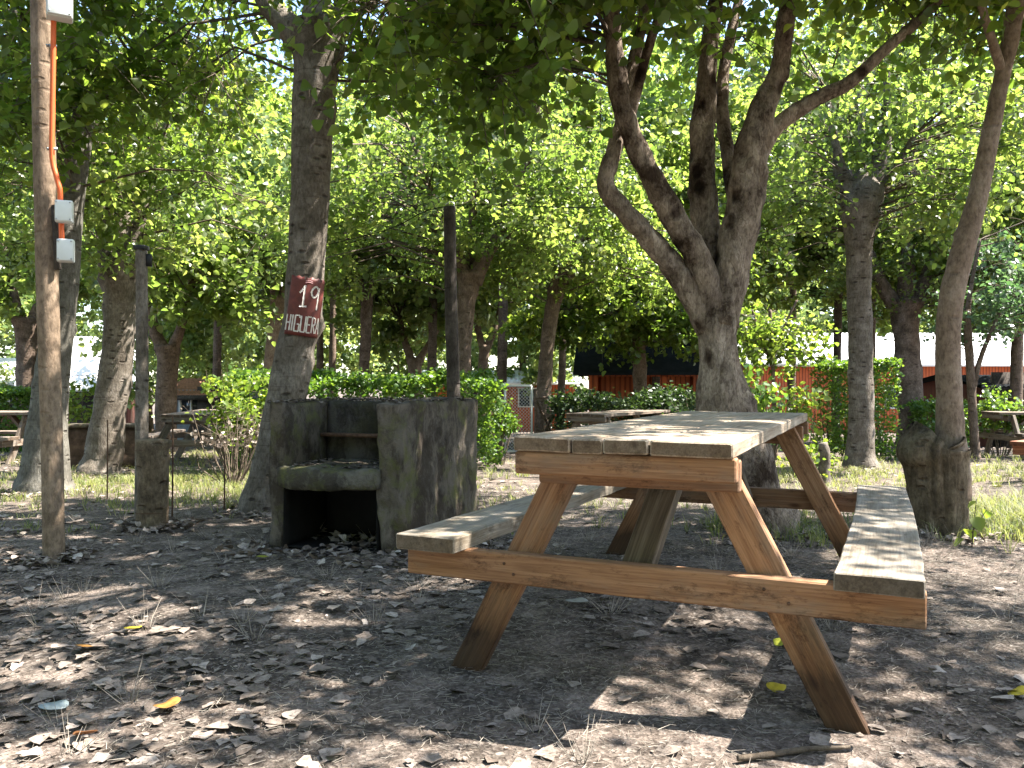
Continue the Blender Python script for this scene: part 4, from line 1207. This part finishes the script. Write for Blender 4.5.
def low_wall():
    a, b = at(64, 0, 10.4), at(142, 0, 10.6)
    z0 = float(gslope(10.5))
    t = empty('low_wall', (a.x, a.y, z0 - .02), math.atan2(b.y - a.y, b.x - a.x), 'low dark wall with a pale capping slab behind the stout dappled tree', 'wall')
    L = (b - a).length if False else math.hypot(b.x - a.x, b.y - a.y)
    m = MB(); rough_box(m, (0, 0, 0), (L, .3, .52), .05, .012, 51, .02); m.build('wall_body', M['brown_wall'], t)
    m = MB(); rough_box(m, (-.03, -.03, .523), (L + .03, .33, .575), .05, .008, 55, .015); m.build('capping', M['concrete'], t)


M['brown_wall'] = plain('dark brown rubble', (.075, .05, .036), .95, .1, 0, .6, 9, .8)
low_wall()


# ------------------------------------------------------------------ concrete grill
def grill():
    A = G(402, 558); Bp = G(265, 548)
    v = Bp - A; W = math.hypot(v.x, v.y)
    rz = math.atan2(-v.y, -v.x)
    o = Vector((Bp.x, Bp.y, 0))
    t = empty('barbecue_grill', (o.x, o.y, -.01), rz, 'old mossy concrete barbecue grill with a sooty open hearth', 'barbecue grill')
    D = 1.10; Hh = .80

    def chip(V):
        # broken lower front corner and a hollowed edge
        V = V.copy()
        k = np.exp(-((V[:, 1] - 0) / .06) ** 2) * np.clip((.30 - V[:, 2]) / .05, 0, 1)
        V[:, 1] += k * .035 * (1 + vnoise(V * 14, 77))
        e = np.exp(-(np.hypot(V[:, 1], V[:, 0] - W) / .05) ** 2)
        V[:, 0] -= e * .03 * (.6 + vnoise(V * 9, 78))
        return V
    m = MB(); rough_box(m, (W - .15, 0, 0), (W, D, Hh), .022, .016, 5, .012, chip); m.build('side_wall', M['concrete'], t)
    m = MB(); rough_box(m, (0, .03, 0), (.10, D, Hh - .01), .025, .012, 15, .012); m.build('side_wall', M['concrete'], t)
    m = MB(); rough_box(m, (.095, .46, 0), (W - .145, .60, Hh - .006), seed=25, amp=.008, edge=.02); m.build('back_wall', M['soot'], t)
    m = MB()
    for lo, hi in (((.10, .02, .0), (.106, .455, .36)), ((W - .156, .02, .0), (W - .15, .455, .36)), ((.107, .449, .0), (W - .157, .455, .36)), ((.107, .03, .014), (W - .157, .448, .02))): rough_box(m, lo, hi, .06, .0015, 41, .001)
    m.build('soot_shade_lining', M['soot_shade'], t)  # added black sheets: soot plus the shade under the slab
    m = MB(); rough_box(m, (.095, .6, .6), (W - .145, D - .01, Hh - .012), seed=26, amp=.008, edge=.02); m.build('rear_slab', M['concrete'], t)

    def bow(V):
        V = V.copy(); xm = (V[:, 0] - .1) / (W - .25)
        V[:, 1] -= np.where(V[:, 1] < .2, .07 * np.sin(np.pi * np.clip(xm, 0, 1)), 0)
        return V
    m = MB(); rough_box(m, (.07, .0, .335), (W - .12, .47, .45), seed=35, amp=.014, edge=.016, warp=bow); m.build('hearth_slab', M['slab'], t)
    m = MB(); rough_box(m, (.101, .385, .585), (W - .151, .458, .607), .03, .003, 45, .004); m.build('ledge', M['rust'], t)
    rng = np.random.default_rng(8)
    lt = MB(); n = 1100
    side = rng.integers(0, 3, n)
    x = np.where(side == 0, rng.uniform(W - .15, W, n), np.where(side == 1, rng.uniform(0, .1, n), rng.uniform(.1, W - .15, n)))
    y = np.where(side == 2, rng.uniform(.47, 1.0, n), rng.uniform(.02, D, n))
    leaves(lt, np.column_stack([x, y, np.full(n, Hh - .004) + rng.uniform(-.006, .008, n)]), .024, DRY, droop=0, up=6, tilt=.15, rng=rng, rnd=rng.uniform(0, .45, n))
    n2 = 160
    leaves(lt, np.column_stack([rng.uniform(.1, W - .16, n2), rng.uniform(.02, .45, n2), np.full(n2, .456)]), .03, DRY, droop=0, up=6, tilt=.12, rng=rng, rnd=rng.uniform(0, .5, n2))
    tag(lt.build('leaf_litter', M['litter'], t), None, None, None, 'stuff')
    return t, o, rz, W


gt, go, grz, GW = grill()

# lemon-coloured fruit lying on the rail side of the hearth
m = MB()
cs2, sn2 = math.cos(grz), math.sin(grz)
lx, ly = GW * .72, .42
P = []
tube(m, [(-.03, 0, 0), (-.02, 0, .003), (0, 0, .004), (.02, 0, .003), (.032, 0, 0)], [.006, .02, .025, .02, .004], 12, .006, .06, 3, 5)
f = m.build('fallen_leaf', one_colour_leaf('yellowed curled leaf', (.42, .33, .08)))
f.location = (go.x + lx * cs2 - ly * sn2, go.y + lx * sn2 + ly * cs2, .635)
f.location.z = .475
tag(f, 'small yellow curled leaf lying inside the barbecue grill', 'leaf')


# ------------------------------------------------------------------ posts
def utility_post():
    b = G(54, 560)
    t = empty('utility_post', (b.x, b.y, b.z - .02), 0, 'tall round peeled wooden post with orange conduit and grey electric boxes', 'post')
    o = np.array([b.x, b.y, b.z - .02]); Y = b.y
    W = lambda px, py, dy=0.0: np.array(at(px, py, Y + dy)) - o
    m = MB(); tube(m, [W(54, 575), W(52, 450), W(48, 300), (W(44, 120)), W(42, 0), W(39, -140)], [.051, .050, .051, .052, .051, .048], 22, .06, .02, 3, 70, True, 3); m.build('wooden_pole', M['post'], t)
    m = MB(); tube(m, [W(54, 14, -.075), W(53.5, 60, -.062), W(52.5, 120, -.06), W(52.5, 158, -.06), W(57, 178, -.06), W(60, 190, -.06), W(60.5, 205, -.06)], [.0125] * 7, 12, .02); m.build('conduit', M['conduit'], t)
    m = MB(); tube(m, [W(61.5, 220, -.06), W(62, 245, -.06)], [.0125] * 2, 12, .02); m.build('conduit', M['conduit'], t)
    m = MB(); board(m, W(55, 205, -.028), W(58, 270, -.028), (1, 0, 0), .03, .02); m.build('batten', M['pole_dark'], t, grain=True)
    for (px, py) in ((50.5, 46), (51, 149)):
        m = MB(); c = W(px + 1.5, py, -.062); flat_box(m, c, (.05, .006, .014)); tube(m, [c + np.array([-.018, -.012, 0]), c + np.array([-.018, .004, 0])], [.005, .005], 8); m.build('clamp', M['steel'], t)
    for (px, py, w, h, d, rz) in ((60, 4, .115, .155, .075, .5), (64.5, 212, .078, .108, .05, .35), (66, 251, .075, .112, .05, .35)):
        m = MB(); c = W(px, py, -.095); bevel_box(m, c, (w, d, h), .008, rz); bx = m.build('junction_box', M['box'], t)
        n = np.array([math.sin(rz), -math.cos(rz), 0])
        m = MB(); bevel_box(m, c + n * (d / 2 + .004), (w * .92, .012, h * .92), .004, rz); m.build('lid', M['box_lid'], bx)
        m = MB()
        for sx in (-1, 1):
            for sz in (-1, 1):
                q = c + n * (d / 2 + .011) + np.array([math.cos(rz), math.sin(rz), 0]) * sx * w * .38 + np.array([0, 0, sz * h * .38])
                tube(m, [q - n * .002, q + n * .002], [.004, .004], 8)
        m.build('screws', M['steel'], bx)
    # connector and cable tail on the topmost box
    m = MB(); tube(m, [W(49, 4, -.1), W(52, 4, -.1)], [.014, .014], 10); tube(m, [W(49, 4, -.1), W(44, -4, -.1), W(38, -10, -.06)], [.006] * 3, 8, .02); m.build('cable_gland', M['box'], t)
    return t


utility_post()


def log_post():
    b = G(152, 528)
    o = empty('log_post', (b.x, b.y, b.z - .02), 0, 'short thick grey log standing upright in the ground left of the grill', 'log post')
    m = MB(); tube(m, [(0, 0, -.05), (0, 0, .1), (.005, 0, .3), (0, 0, .52), (0, 0, .56)], [.098, .094, .09, .092, .088], 22, .03, .06, 3, 75, True, 5); m.build('log', M['bark_stump'], o)
    m = MB()
    for z in (.50, .12):
        tube(m, [(math.cos(a) * .095, math.sin(a) * .095, z + .004 * math.sin(3 * a)) for a in np.linspace(0, 2 * math.pi, 21)], [.002] * 21, 6)
    m.build('wire_band', M['rust'], o)
    p = at(141, 500, 5.36)
    q = empty('slim_pole', (p.x, p.y, float(gslope(p.y)) - .02), 0, 'slim upright pole with a black cap right behind the short log', 'pole')
    oo = np.array(q.location)
    m = MB(); tube(m, [(0, 0, -.05), np.array(at(142, 400, p.y)) - oo, np.array(at(142, 300, p.y)) - oo, np.array(at(141.5, 250, p.y)) - oo], [.042, .04, .037, .036], 14, .06, .04, 3, 78, True, 3); m.build('wooden_pole', M['bark_grey'], q)
    m = MB(); tp_ = np.array(at(141.5, 248, p.y)) - oo; bevel_box(m, tp_, (.075, .08, .03), .006); flat_box(m, tp_ + np.array([.05, 0, -.08]), (.03, .03, .08)); m.build('cap', M['black'], q)


log_post()


def dark_pole():
    Y = 6.3
    p = at(453, 520, Y)
    z0 = float(gslope(Y)) - .02
    t = empty('dark_pole', (p.x, Y, z0), 0, 'tall dark weathered pole behind the concrete grill with a cable on top', 'pole')
    o = np.array([p.x, Y, z0])
    m = MB(); tube(m, [np.array([0, 0, -.05]), np.array(at(453.5, 400, Y)) - o, np.array(at(451, 300, Y)) - o, np.array(at(449.5, 207, Y)) - o], [.056, .052, .048, .046], 16, .06, .03, 3, 80, True, 3); m.build('wooden_pole', M['pole_dark'], t)
    m = MB(); c = np.array(at(450, 205, Y)) - o
    tube(m, [c + np.array([-.035, 0, .0]), c + np.array([0, 0, .022]), c + np.array([.03, 0, .012]), c + np.array([.03, 0, -.02])], [.004] * 4, 6, .01); m.build('hook', M['steel'], t)
    # the overhead cable
    m = MB()
    top = at(450, 206, Y)
    m2 = []
    pts = [at(250, 262, 8.2), at(380, 232, 7.0), top, at(600, 207, 6.9), at(760, 190, 7.4), at(870, 168, 8.0), at(985, 150, 8.4), at(1100, 128, 8.8)]
    P = [np.array(q) for q in pts]
    tube(m, P, [.0035] * len(P), 6, .25)
    tag(m.build('overhead_cable', M['cable']), 'thin black cable strung through the leaves across the top of the dark pole', 'cable')


dark_pole()


def broken_stump():
    b = G(824, 484)
    t = MB(); tube(t, [(0, 0, -.04), (0, 0, .1), (.005, 0, .3), (-.01, 0, .40)], [.07, .058, .055, .04], 14, .03, .14, 3, 85, True, 4)
    o = t.build('broken_stump', M['bark_grey']); o.location = (b.x, b.y, b.z)
    tag(o, 'small broken grey stump standing left of the straight grey pollard', 'stump')


broken_stump()

for i, (px, py, top, lab) in enumerate(((172, 522, 415, 'thin rusty stake standing between the short log and the grill'), (107, 500, 420, 'thin rusty stake standing before the stout dappled tree'),
                                        (224, 512, 455, 'short rusty stake beside the dry twiggy bush'))):
    b = G(px, py); m = MB(); hh = (H0 - (top - HOR) / F * b.y) - b.z
    tube(m, [(0, 0, -.05), (.004, 0, hh * .5), (0, .01, hh)], [.0055, .0055, .005], 7, .08)
    o = m.build('metal_stake', M['rust']); o.location = b
    tag(o, lab, 'stake', 'rusty stakes in the ground')


# ------------------------------------------------------------------ the sign on the tree
def sign():
    # the trunk around the sign, in the trunk's own bend
    Y = G(266, 510).y
    c0, c1 = np.array(at(298.4, 336, Y)), np.array(at(306.0, 279, Y))
    ax = c1 - c0; Ht = np.linalg.norm(ax); ax /= Ht
    front = np.array([.48, -1.0, 0]); front -= ax * front.dot(ax); front /= np.linalg.norm(front)
    side = np.cross(front, ax); side /= np.linalg.norm(side)
    if side[0] < 0: side = -side
    Rr = 38 / F * Y / 2 * 1.06

    def S(a, h, lift=0.0):
        """a: angle in radians from the front, h: 0..1 up the sign"""
        r = Rr + .006 + lift
        return c0 + ax * (h * Ht) + r * (math.cos(a) * front + math.sin(a) * side)
    t = empty('sign', c0, 0, 'dark red sign with white 19 and HIGUERA wrapped round the leaning trunk', 'sign')
    na, nh = 28, 16
    a0, a1 = -.90, .90
    V = []; 
    for lift in (0, -.006):
        for j in range(nh + 1):
            for i in range(na + 1):
                a = a0 + (a1 - a0) * i / na; h = j / nh
                if j == nh: h += .012 * math.sin(i * 1.3)
                V.append(S(a, h, lift) - c0)
    V = np.array(V); n1 = (na + 1) * (nh + 1)
    idx = np.arange(n1).reshape(nh + 1, na + 1)
    q = np.stack([idx[:-1, :-1], idx[:-1, 1:], idx[1:, 1:], idx[1:, :-1]], -1).reshape(-1, 4)
    rim = []
    ring = list(idx[0, :]) + list(idx[1:, -1]) + list(idx[-1, -2::-1]) + list(idx[-2:0:-1, 0])
    for k in range(len(ring)):
        a, b = ring[k], ring[(k + 1) % len(ring)]
        rim.append([b, a, a + n1, b + n1])
    m = MB(); m.add(V, [q, q[:, ::-1] + n1, np.array(rim)]); m.build('panel', M['sign_red'], t)

    def strokes(mb, polys, x0, y0, w, h, th):
        for poly in polys:
            P = np.array(poly, float)
            n = max(2, int(sum(np.linalg.norm(np.diff(P, axis=0), axis=1)) * 10) + 2)
            if len(P) > 2: P = resample(P, n * 2) if len(P) > 4 else np.vstack([np.linspace(P[k], P[k + 1], 8)[: 8 if k == len(P) - 2 else 7] for k in range(len(P) - 1)])
            else: P = np.linspace(P[0], P[1], 10)
            A = x0 + P[:, 0] * w; Hh = y0 + P[:, 1] * h
            pts = np.array([S(a, hh, .0005) - c0 for a, hh in zip(A, Hh)])
            nrm = np.array([math.cos(a) * front + math.sin(a) * side for a in A])
            T = np.gradient(pts, axis=0); T /= np.linalg.norm(T, axis=1)[:, None] + 1e-9
            Bn = np.cross(nrm, T); Bn /= np.linalg.norm(Bn, axis=1)[:, None] + 1e-9
            wv = th * (1 + .15 * np.sin(np.arange(len(P)) * 1.7))[:, None]
            up = pts + Bn * wv + nrm * .0015; dn = pts - Bn * wv + nrm * .0015
            k = len(P); V = np.vstack([up, dn, up - nrm * .002, dn - nrm * .002])
            i = np.arange(k - 1)
            F1 = np.stack([i, i + 1, k + i + 1, k + i], -1)
            F2 = np.stack([2 * k + i, 2 * k + i + 1, i + 1, i], -1)
            F3 = np.stack([k + i, k + i + 1, 3 * k + i + 1, 3 * k + i], -1)
            mb.add(V, [F1[:, ::-1], F2, F3])
    one = [[(.0, .62), (.28, .78), (.52, 1.0)], [(.52, 1.0), (.50, .5), (.50, .0)], [(.12, .0), (.9, .02)]]
    nine = [[(.86, .82), (.62, .98), (.30, .92), (.12, .70), (.30, .50), (.62, .54), (.88, .80)], [(.90, .95), (.90, .5), (.86, -.08)]]
    m = MB(); strokes(m, one, -.38, .50, .42, .36, .0062); strokes(m, nine, .10, .50, .48, .37, .0062); m.build('numerals', M['sign_white'], t)
    L = {'H': [[(.05, 0), (.08, 1)], [(.9, 0), (.95, 1)], [(.05, .5), (.92, .5)]], 'I': [[(.5, 0), (.5, 1)]],
         'G': [[(.95, .85), (.9, 1), (.1, 1), (.05, .0), (.92, .0), (.95, .45), (.5, .45)]], 'U': [[(.05, 1), (.08, .0), (.9, .0), (.95, 1)]],
         'E': [[(.95, 1), (.1, 1), (.1, 0), (.95, 0)], [(.1, .5), (.8, .5)]], 'R': [[(.1, 0), (.1, 1), (.85, .95), (.85, .55), (.1, .5)], [(.4, .5), (.95, 0)]],
         'A': [[(.0, 0), (.5, 1), (1.0, 0)], [(.2, .35), (.8, .35)]]}
    m = MB(); x = -.86
    for ch, w in zip('HIGUERA', (.22, .11, .24, .24, .21, .22, .22)):
        pl = [[p for p in s] for s in L[ch]]
        # keep corners sharp: split long polylines into straight pieces
        seg = []
        for s in pl:
            for k in range(len(s) - 1): seg.append([s[k], s[k + 1]])
        strokes(m, seg, x, .07, w, .27, .0048)
        x += w + .04
    m.build('lettering', M['sign_white'], t)
    # faded smear above the numerals
    m = MB(); strokes(m, [[(0, 0), (.5, .3), (1, .1)], [(0, .5), (.6, .8), (1, .5)]], -.18, .91, .34, .06, .004); m.build('paint_smear', plain('faded pink paint', (.33, .17, .17), .7, .2), t)


sign()


# ------------------------------------------------------------------ buildings
def bungalow(label, px0, px1, Y, eave_py, ridge_py, wall, depth=5.0, roof='white_roof', windows=(), doors=(), rz=0.0, over=.5, name='bungalow'):
    x0, x1 = (px0 - 512) / F * Y, (px1 - 512) / F * Y
    z0 = float(gslope(Y)) - .1
    ez = H0 - (eave_py - HOR) / F * Y; rzz = H0 - (ridge_py - HOR) / F * (Y + depth / 2)
    c = ((x0 + x1) / 2, Y, z0); L = x1 - x0
    t = empty(name, c, rz, label, 'building')
    e = ez - z0; r = rzz - z0
    m = MB()
    V = np.array([[-L / 2, .0, 0], [L / 2, 0, 0], [L / 2, depth, 0], [-L / 2, depth, 0], [-L / 2, 0, e + .05], [L / 2, 0, e + .05], [L / 2, depth, e + .05], [-L / 2, depth, e + .05], [-L / 2, depth / 2, r - .04], [L / 2, depth / 2, r - .04]])
    m.add(V, [np.array([[0, 1, 5, 4], [2, 3, 7, 6]]), np.array([0, 4, 8, 7, 3]), np.array([1, 2, 6, 9, 5])]); m.build('wall', M[wall], t, smooth=False)
    m = MB()
    n = max(24, int(L / .18))
    xs = np.linspace(-L / 2 - .3, L / 2 + .3, n * 2 + 1); wv = .014 * np.cos(np.arange(len(xs)) * math.pi)
    sl = (r - e) / (depth / 2)
    for s in (0, 1):
        ya, yb = (-over, depth / 2) if s == 0 else (depth + over, depth / 2)
        za, zb = e - sl * over, r
        top = [np.column_stack([xs, np.full_like(xs, y), z + wv + dz]) for y, z, dz in ((ya, za, .04), (yb, zb, .04), (yb, zb, .0), (ya, za, .0))]
        k = len(xs); V = np.vstack(top); i = np.arange(k - 1)
        fs = [np.stack([a * k + i, a * k + i + 1, b * k + i + 1, b * k + i], -1) for a, b in ((0, 1), (2, 3), (3, 0))]
        m.add(V, fs)
    m.build('roof', M[roof], t, smooth=False)
    m = MB(); flat_box(m, (0, -over - .012, e - sl * over - .05), (L + .55, .022, .11)); m.build('fascia', M['frame_white'] if roof == 'white_roof' else M['pole_dark'], t)
    for (f, w, h, zc) in windows:
        m = MB(); X = -L / 2 + f * L
        for a, b in (((X, -.02, zc - h / 2), (w + .08, .05, .06)), ((X, -.02, zc + h / 2), (w + .08, .05, .06)), ((X - w / 2, -.02, zc), (.06, .05, h - .06)), ((X + w / 2, -.02, zc), (.06, .05, h - .06)), ((X, -.02, zc), (.04, .04, h - .06))): flat_box(m, a, b)
        wn = m.build('window', M['frame_white'], t)
        m = MB(); flat_box(m, (X, -.006, zc), (w - .06, .01, h - .06)); m.build('pane', M['glass'], wn)
    for (f, w, h) in doors:
        m = MB(); X = -L / 2 + f * L; flat_box(m, (X, -.03, h / 2 + .1), (w, .05, h)); d = m.build('door', M['pole_dark'], t)
        m = MB(); tube(m, [(X + w * .38, -.06, 1.1), (X + w * .38, -.1, 1.1), (X + w * .28, -.1, 1.1)], [.012] * 3, 8); m.build('handle', M['steel'], d)
    return t


bungalow('long orange boarded bungalow with white metal roof at the right', 748, 1110, 33, 361, 334, 'orange_wall', 6, over=.3, windows=((.42, 1.2, .9, 1.55), (.8, 1.2, .9, 1.55)), doors=((.6, .9, 2.0),))
bungalow('low pink red bungalow with broad white roof at the far left', 34, 126, 28, 377, 338, 'pink_wall', 3.6, windows=((.22, 1.1, .8, 1.3),), doors=((.55, .9, 1.8),), rz=.38)
bungalow('smaller white roofed hut cut by the left edge, behind the pale hedge', -60, 40, 30, 378, 359, 'pink_wall', 4, windows=((.7, 1.0, .8, 1.3),))
bungalow('distant orange cabin with pale roof behind the chain link gate', 425, 575, 36, 380, 371, 'orange_wall', 4, windows=((.3, 1.0, .8, 1.6), (.7, 1.0, .8, 1.6)))
bungalow('little shed with terracotta roof and grey doors behind the old sunlit table', 176, 238, 19, 392, 380, 'grey_panel', 2.6, 'tiles', windows=((.25, .5, .6, 1.0),), doors=((.62, .75, 1.35),), over=.35, name='shed')
bungalow('dark red boarded shed at the right edge behind the shaded table', 986, 1064, 17.5, 386, 377, 'brick', 3, 'dark_roof', windows=((.7, .9, .7, 1.2),), doors=((.3, .8, 1.6),), over=.35, name='shed')


def pavilion():
    Y = 17.5
    x0, x1 = (588 - 512) / F * Y, (712 - 512) / F * Y
    z0 = float(gslope(Y)) - .05
    c = ((x0 + x1) / 2, Y, z0); L = x1 - x0; D = 2.6
    t = empty('pavilion', c, -.12, 'open pavilion with dark pitched roof and orange posts behind the hedge', 'pavilion')
    e = H0 - (369 - HOR) / F * Y - z0; r = H0 - (344 - HOR) / F * (Y + D / 2) - z0
    m = MB()
    sl = (r - e) / (D / 2)
    for s in (0, 1):
        ya, yb = (-.3, D / 2) if s == 0 else (D + .3, D / 2)
        za = e - sl * .3
        V = []
        for dz in (.05, 0):
            V += [[-L / 2 - .3, ya, za + dz], [L / 2 + .3, ya, za + dz], [L / 2 + .3, yb, r + dz], [-L / 2 - .3, yb, r + dz]]
        m.add(np.array(V), [np.array([[0, 1, 2, 3], [7, 6, 5, 4], [0, 4, 5, 1], [1, 5, 6, 2], [0, 3, 7, 4]])])
    m.build('roof', M['dark_roof'], t, smooth=False)
    for sx in (-1, 1):
        m = MB(); V = np.array([[sx * L / 2, 0, e], [sx * L / 2, D, e], [sx * L / 2, D / 2, r - .03], [sx * (L / 2 - .05), 0, e], [sx * (L / 2 - .05), D, e], [sx * (L / 2 - .05), D / 2, r - .03]])
        m.add(V, [np.array([[0, 1, 2], [3, 5, 4]]), np.array([[0, 3, 4, 1], [1, 4, 5, 2], [2, 5, 3, 0]])]); m.build('gable', M['dark_roof'], t, smooth=False)
    for (x, y) in ((-L / 2 + .1, .1), (L / 2 - .1, .1), (-L / 2 + .1, D - .1), (L / 2 - .1, D - .1), (.3, .1)):
        m = MB(); bevel_box(m, (x, y, e / 2), (.16, .16, e), .008); m.build('post', M['orange_wall'], t)
    m = MB(); flat_box(m, (0, .05, e - .08), (L, .06, .16)); m.build('beam', M['orange_wall'], t)
    m = MB(); flat_box(m, (0, D - .05, e * .5), (L * .96, .04, e * .96)); m.build('back_panel', M['orange_wall'], t)
    # half height front rail
    m = MB(); flat_box(m, (0, .05, .62), (L, .05, .1)); m.build('rail', M['orange_wall'], t)


pavilion()


def gate():
    Y = 13.2
    x0, x1 = (505 - 512) / F * Y, (532 - 512) / F * Y
    z0 = float(gslope(Y))
    t = empty('mesh_gate', ((x0 + x1) / 2, Y, z0), .15, 'narrow chain link gate in a pale frame at the end of the hedge', 'gate')
    W = x1 - x0; Hh = 1.15
    m = MB()
    for a, b in (((-W / 2, 0, 0), (-W / 2, 0, Hh + .05)), ((W / 2, 0, 0), (W / 2, 0, Hh)), ((-W / 2, 0, Hh), (W / 2, 0, Hh)), ((-W / 2, 0, .1), (W / 2, 0, .1))): tube(m, [a, b], [.018, .018], 8)
    m.build('frame', M['box'], t)
    A, B = [], []
    st = .055
    for k in np.arange(-Hh, W + Hh, st):
        for sg in (1, -1):
            p = []
            # diagonal wires clipped to the frame
            xa = k if sg == 1 else W - k
            for s in np.linspace(0, 1, 2): p.append((xa + sg * s * (Hh - .1), .1 + s * (Hh - .1)))
            (ax, az), (bx, bz) = p
            lo, hi = 0.0, 1.0
            dx = bx - ax
            t0, t1 = sorted(((0 - ax) / dx, (W - ax) / dx)); lo, hi = max(lo, t0), min(hi, t1)
            if hi - lo > .02:
                A.append((-W / 2 + ax + dx * lo, 0, az + (bz - az) * lo)); B.append((-W / 2 + ax + dx * hi, 0, az + (bz - az) * hi))
    m = MB(); sticks(m, A, B, .004, .004); m.build('wire_mesh', M['wire'], t)
    # rustic pole fence next to it
    x2 = (556 - 512) / F * Y
    f = empty('rustic_fence', (x1 + .06, Y, z0), .1, 'short rustic fence of crossed dark sticks right of the chain link gate', 'fence')
    W2 = x2 - x1
    for a, b in (((0, 0, 0), (0, 0, 1.1)), ((W2, 0, 0), (W2, 0, 1.05))):
        m = MB(); tube(m, [a, b], [.03, .026], 9, .1, .08, 3, 3); m.build('fence_post', M['bark_brown'], f)
    for a, b in (((0, -.02, .95), (W2, -.02, .98)), ((0, -.02, .45), (W2, -.02, .4)), ((0, -.03, .1), (W2, -.03, .95)), ((0, .03, .95), (W2, .03, .1))):
        m = MB(); tube(m, [a, b], [.02, .018], 8, .1, .08, 3, 4); m.build('fence_rail', M['bark_brown'], f)


gate()


# ------------------------------------------------------------------ single leaves and the stick
def one_leaf(px, py, size, rz, colour, label, curl=.3, shape=LOBED, cat='leaf'):
    p = G(px, py); z = float(gz(p.x, p.y)[0]) + .012
    sh, fc = shape
    # refine: midrib curve and lifted edges
    V = np.column_stack([sh[:, 0], sh[:, 1] - .5, .28 * np.abs(sh[:, 0]) + curl * (sh[:, 1] - .5) ** 2]) * size
    m = MB(); m.add(V, [fc, ]); o = m.build('fallen_leaf', colour)
    md = o.modifiers.new('soft', 'SUBSURF'); md.levels = md.render_levels = 1
    so = o.modifiers.new('thick', 'SOLIDIFY'); so.thickness = .0008
    o.location = (p.x, p.y, z); o.rotation_euler = (random.uniform(-.25, .25), random.uniform(-.25, .25), rz)
    tag(o, label, cat)


YEL = one_colour_leaf('yellow leaf', (.55, .43, .04)); LIME = one_colour_leaf('lime yellow leaf', (.40, .42, .05)); ORG = one_colour_leaf('orange leaf', (.42, .2, .05))
BRN = one_colour_leaf('rust brown leaf', (.2, .085, .03)); PAL = one_colour_leaf('pale grey leaf', (.42, .40, .36)); BLU = one_colour_leaf('bluish pale leaf', (.33, .38, .38))
one_leaf(131, 636, .075, 1.2, YEL, 'bright yellow fallen leaf on the earth below the round wooden post')
one_leaf(83, 653, .08, .4, ORG, 'orange yellow fallen leaf among dry stalks at the left')
one_leaf(166, 714, .085, 2.2, ORG, 'curled orange leaf standing on edge near the bottom left', .9)
one_leaf(82, 744, .075, .9, BRN, 'rust brown curled leaf at the bottom left corner', .9)
one_leaf(52, 713, .09, 1.9, BLU, 'bluish pale leaf lying near the bottom left')
one_leaf(775, 692, .07, .6, YEL, 'yellow fallen leaf beneath the table, left of its right front leg')
one_leaf(781, 651, .075, 2.6, LIME, 'lime yellow fallen leaf under the seat beam of the picnic table')
one_leaf(1020, 703, .08, 1.5, YEL, 'yellow fallen leaf at the right edge of the photo')
one_leaf(262, 561, .085, .3, LIME, 'lime yellow fallen leaf just left of the grill')
one_leaf(576, 612, .11, 1.7, PAL, 'large pale grey fallen leaf under the big picnic table')
one_leaf(996, 489, .12, 1.1, LIME, 'lime yellow leaf in the sunny grass right of the old stump')
m = MB()
P = [G(738, 767), G(770, 762), G(805, 757), G(850, 755)]
P = [np.array((q.x, q.y, float(gz(q.x, q.y)[0]) + .012)) for q in P]
o0 = P[0].copy()
tube(m, [q - o0 for q in P], [.007, .0075, .007, .005], 9, .02, .1, 3, 9)
o = m.build('fallen_stick', M['twig']); o.location = o0
tag(o, 'knobbly grey stick lying on the ground in front of the right leg', 'stick')

# ------------------------------------------------------------------ light
w = bpy.data.worlds.new('World'); SC.world = w; w.use_nodes = True
nt = w.node_tree
sky = nt.nodes.new('ShaderNodeTexSky'); sky.sky_type = 'NISHITA'; sky.sun_disc = False
sky.sun_elevation = SUN_EL; sky.sun_rotation = SUN_AZ
bg = nt.nodes['Background']; bg.inputs['Strength'].default_value = .105
nt.links.new(sky.outputs[0], bg.inputs['Color'])
sl = bpy.data.lights.new('sun', 'SUN'); sl.energy = 5.0; sl.angle = math.radians(.5); sl.color = (1, .95, .87)
so = bpy.data.objects.new('sun', sl); COL.objects.link(so)
tosun = Vector((math.cos(SUN_EL) * math.sin(SUN_AZ), math.cos(SUN_EL) * math.cos(SUN_AZ), math.sin(SUN_EL)))
so.rotation_euler = tosun.to_track_quat('Z', 'Y').to_euler(); so.location = (0, 0, 20)

cam = bpy.data.cameras.new('camera'); cam.sensor_width = 36; cam.lens = F / 1024 * 36; cam.clip_end = 1000; cam.clip_start = .05
co = bpy.data.objects.new('camera', cam); COL.objects.link(co); co.location = (0, 0, H0); co.rotation_euler = (math.pi / 2 - .0019, 0, 0)
SC.camera = co
SC.view_settings.view_transform = 'Standard'; SC.view_settings.look = 'None'; SC.view_settings.gamma = 1; SC.view_settings.exposure = 2.62
SC.view_settings.use_curve_mapping = False
cy = SC.cycles
cy.max_bounces = 8; cy.diffuse_bounces = 5; cy.glossy_bounces = 2; cy.transmission_bounces = 5; cy.transparent_max_bounces = 8
cy.sample_clamp_indirect = 4.0
cy.use_denoising = True
try: cy.denoiser = 'OPENIMAGEDENOISE'
except Exception: pass
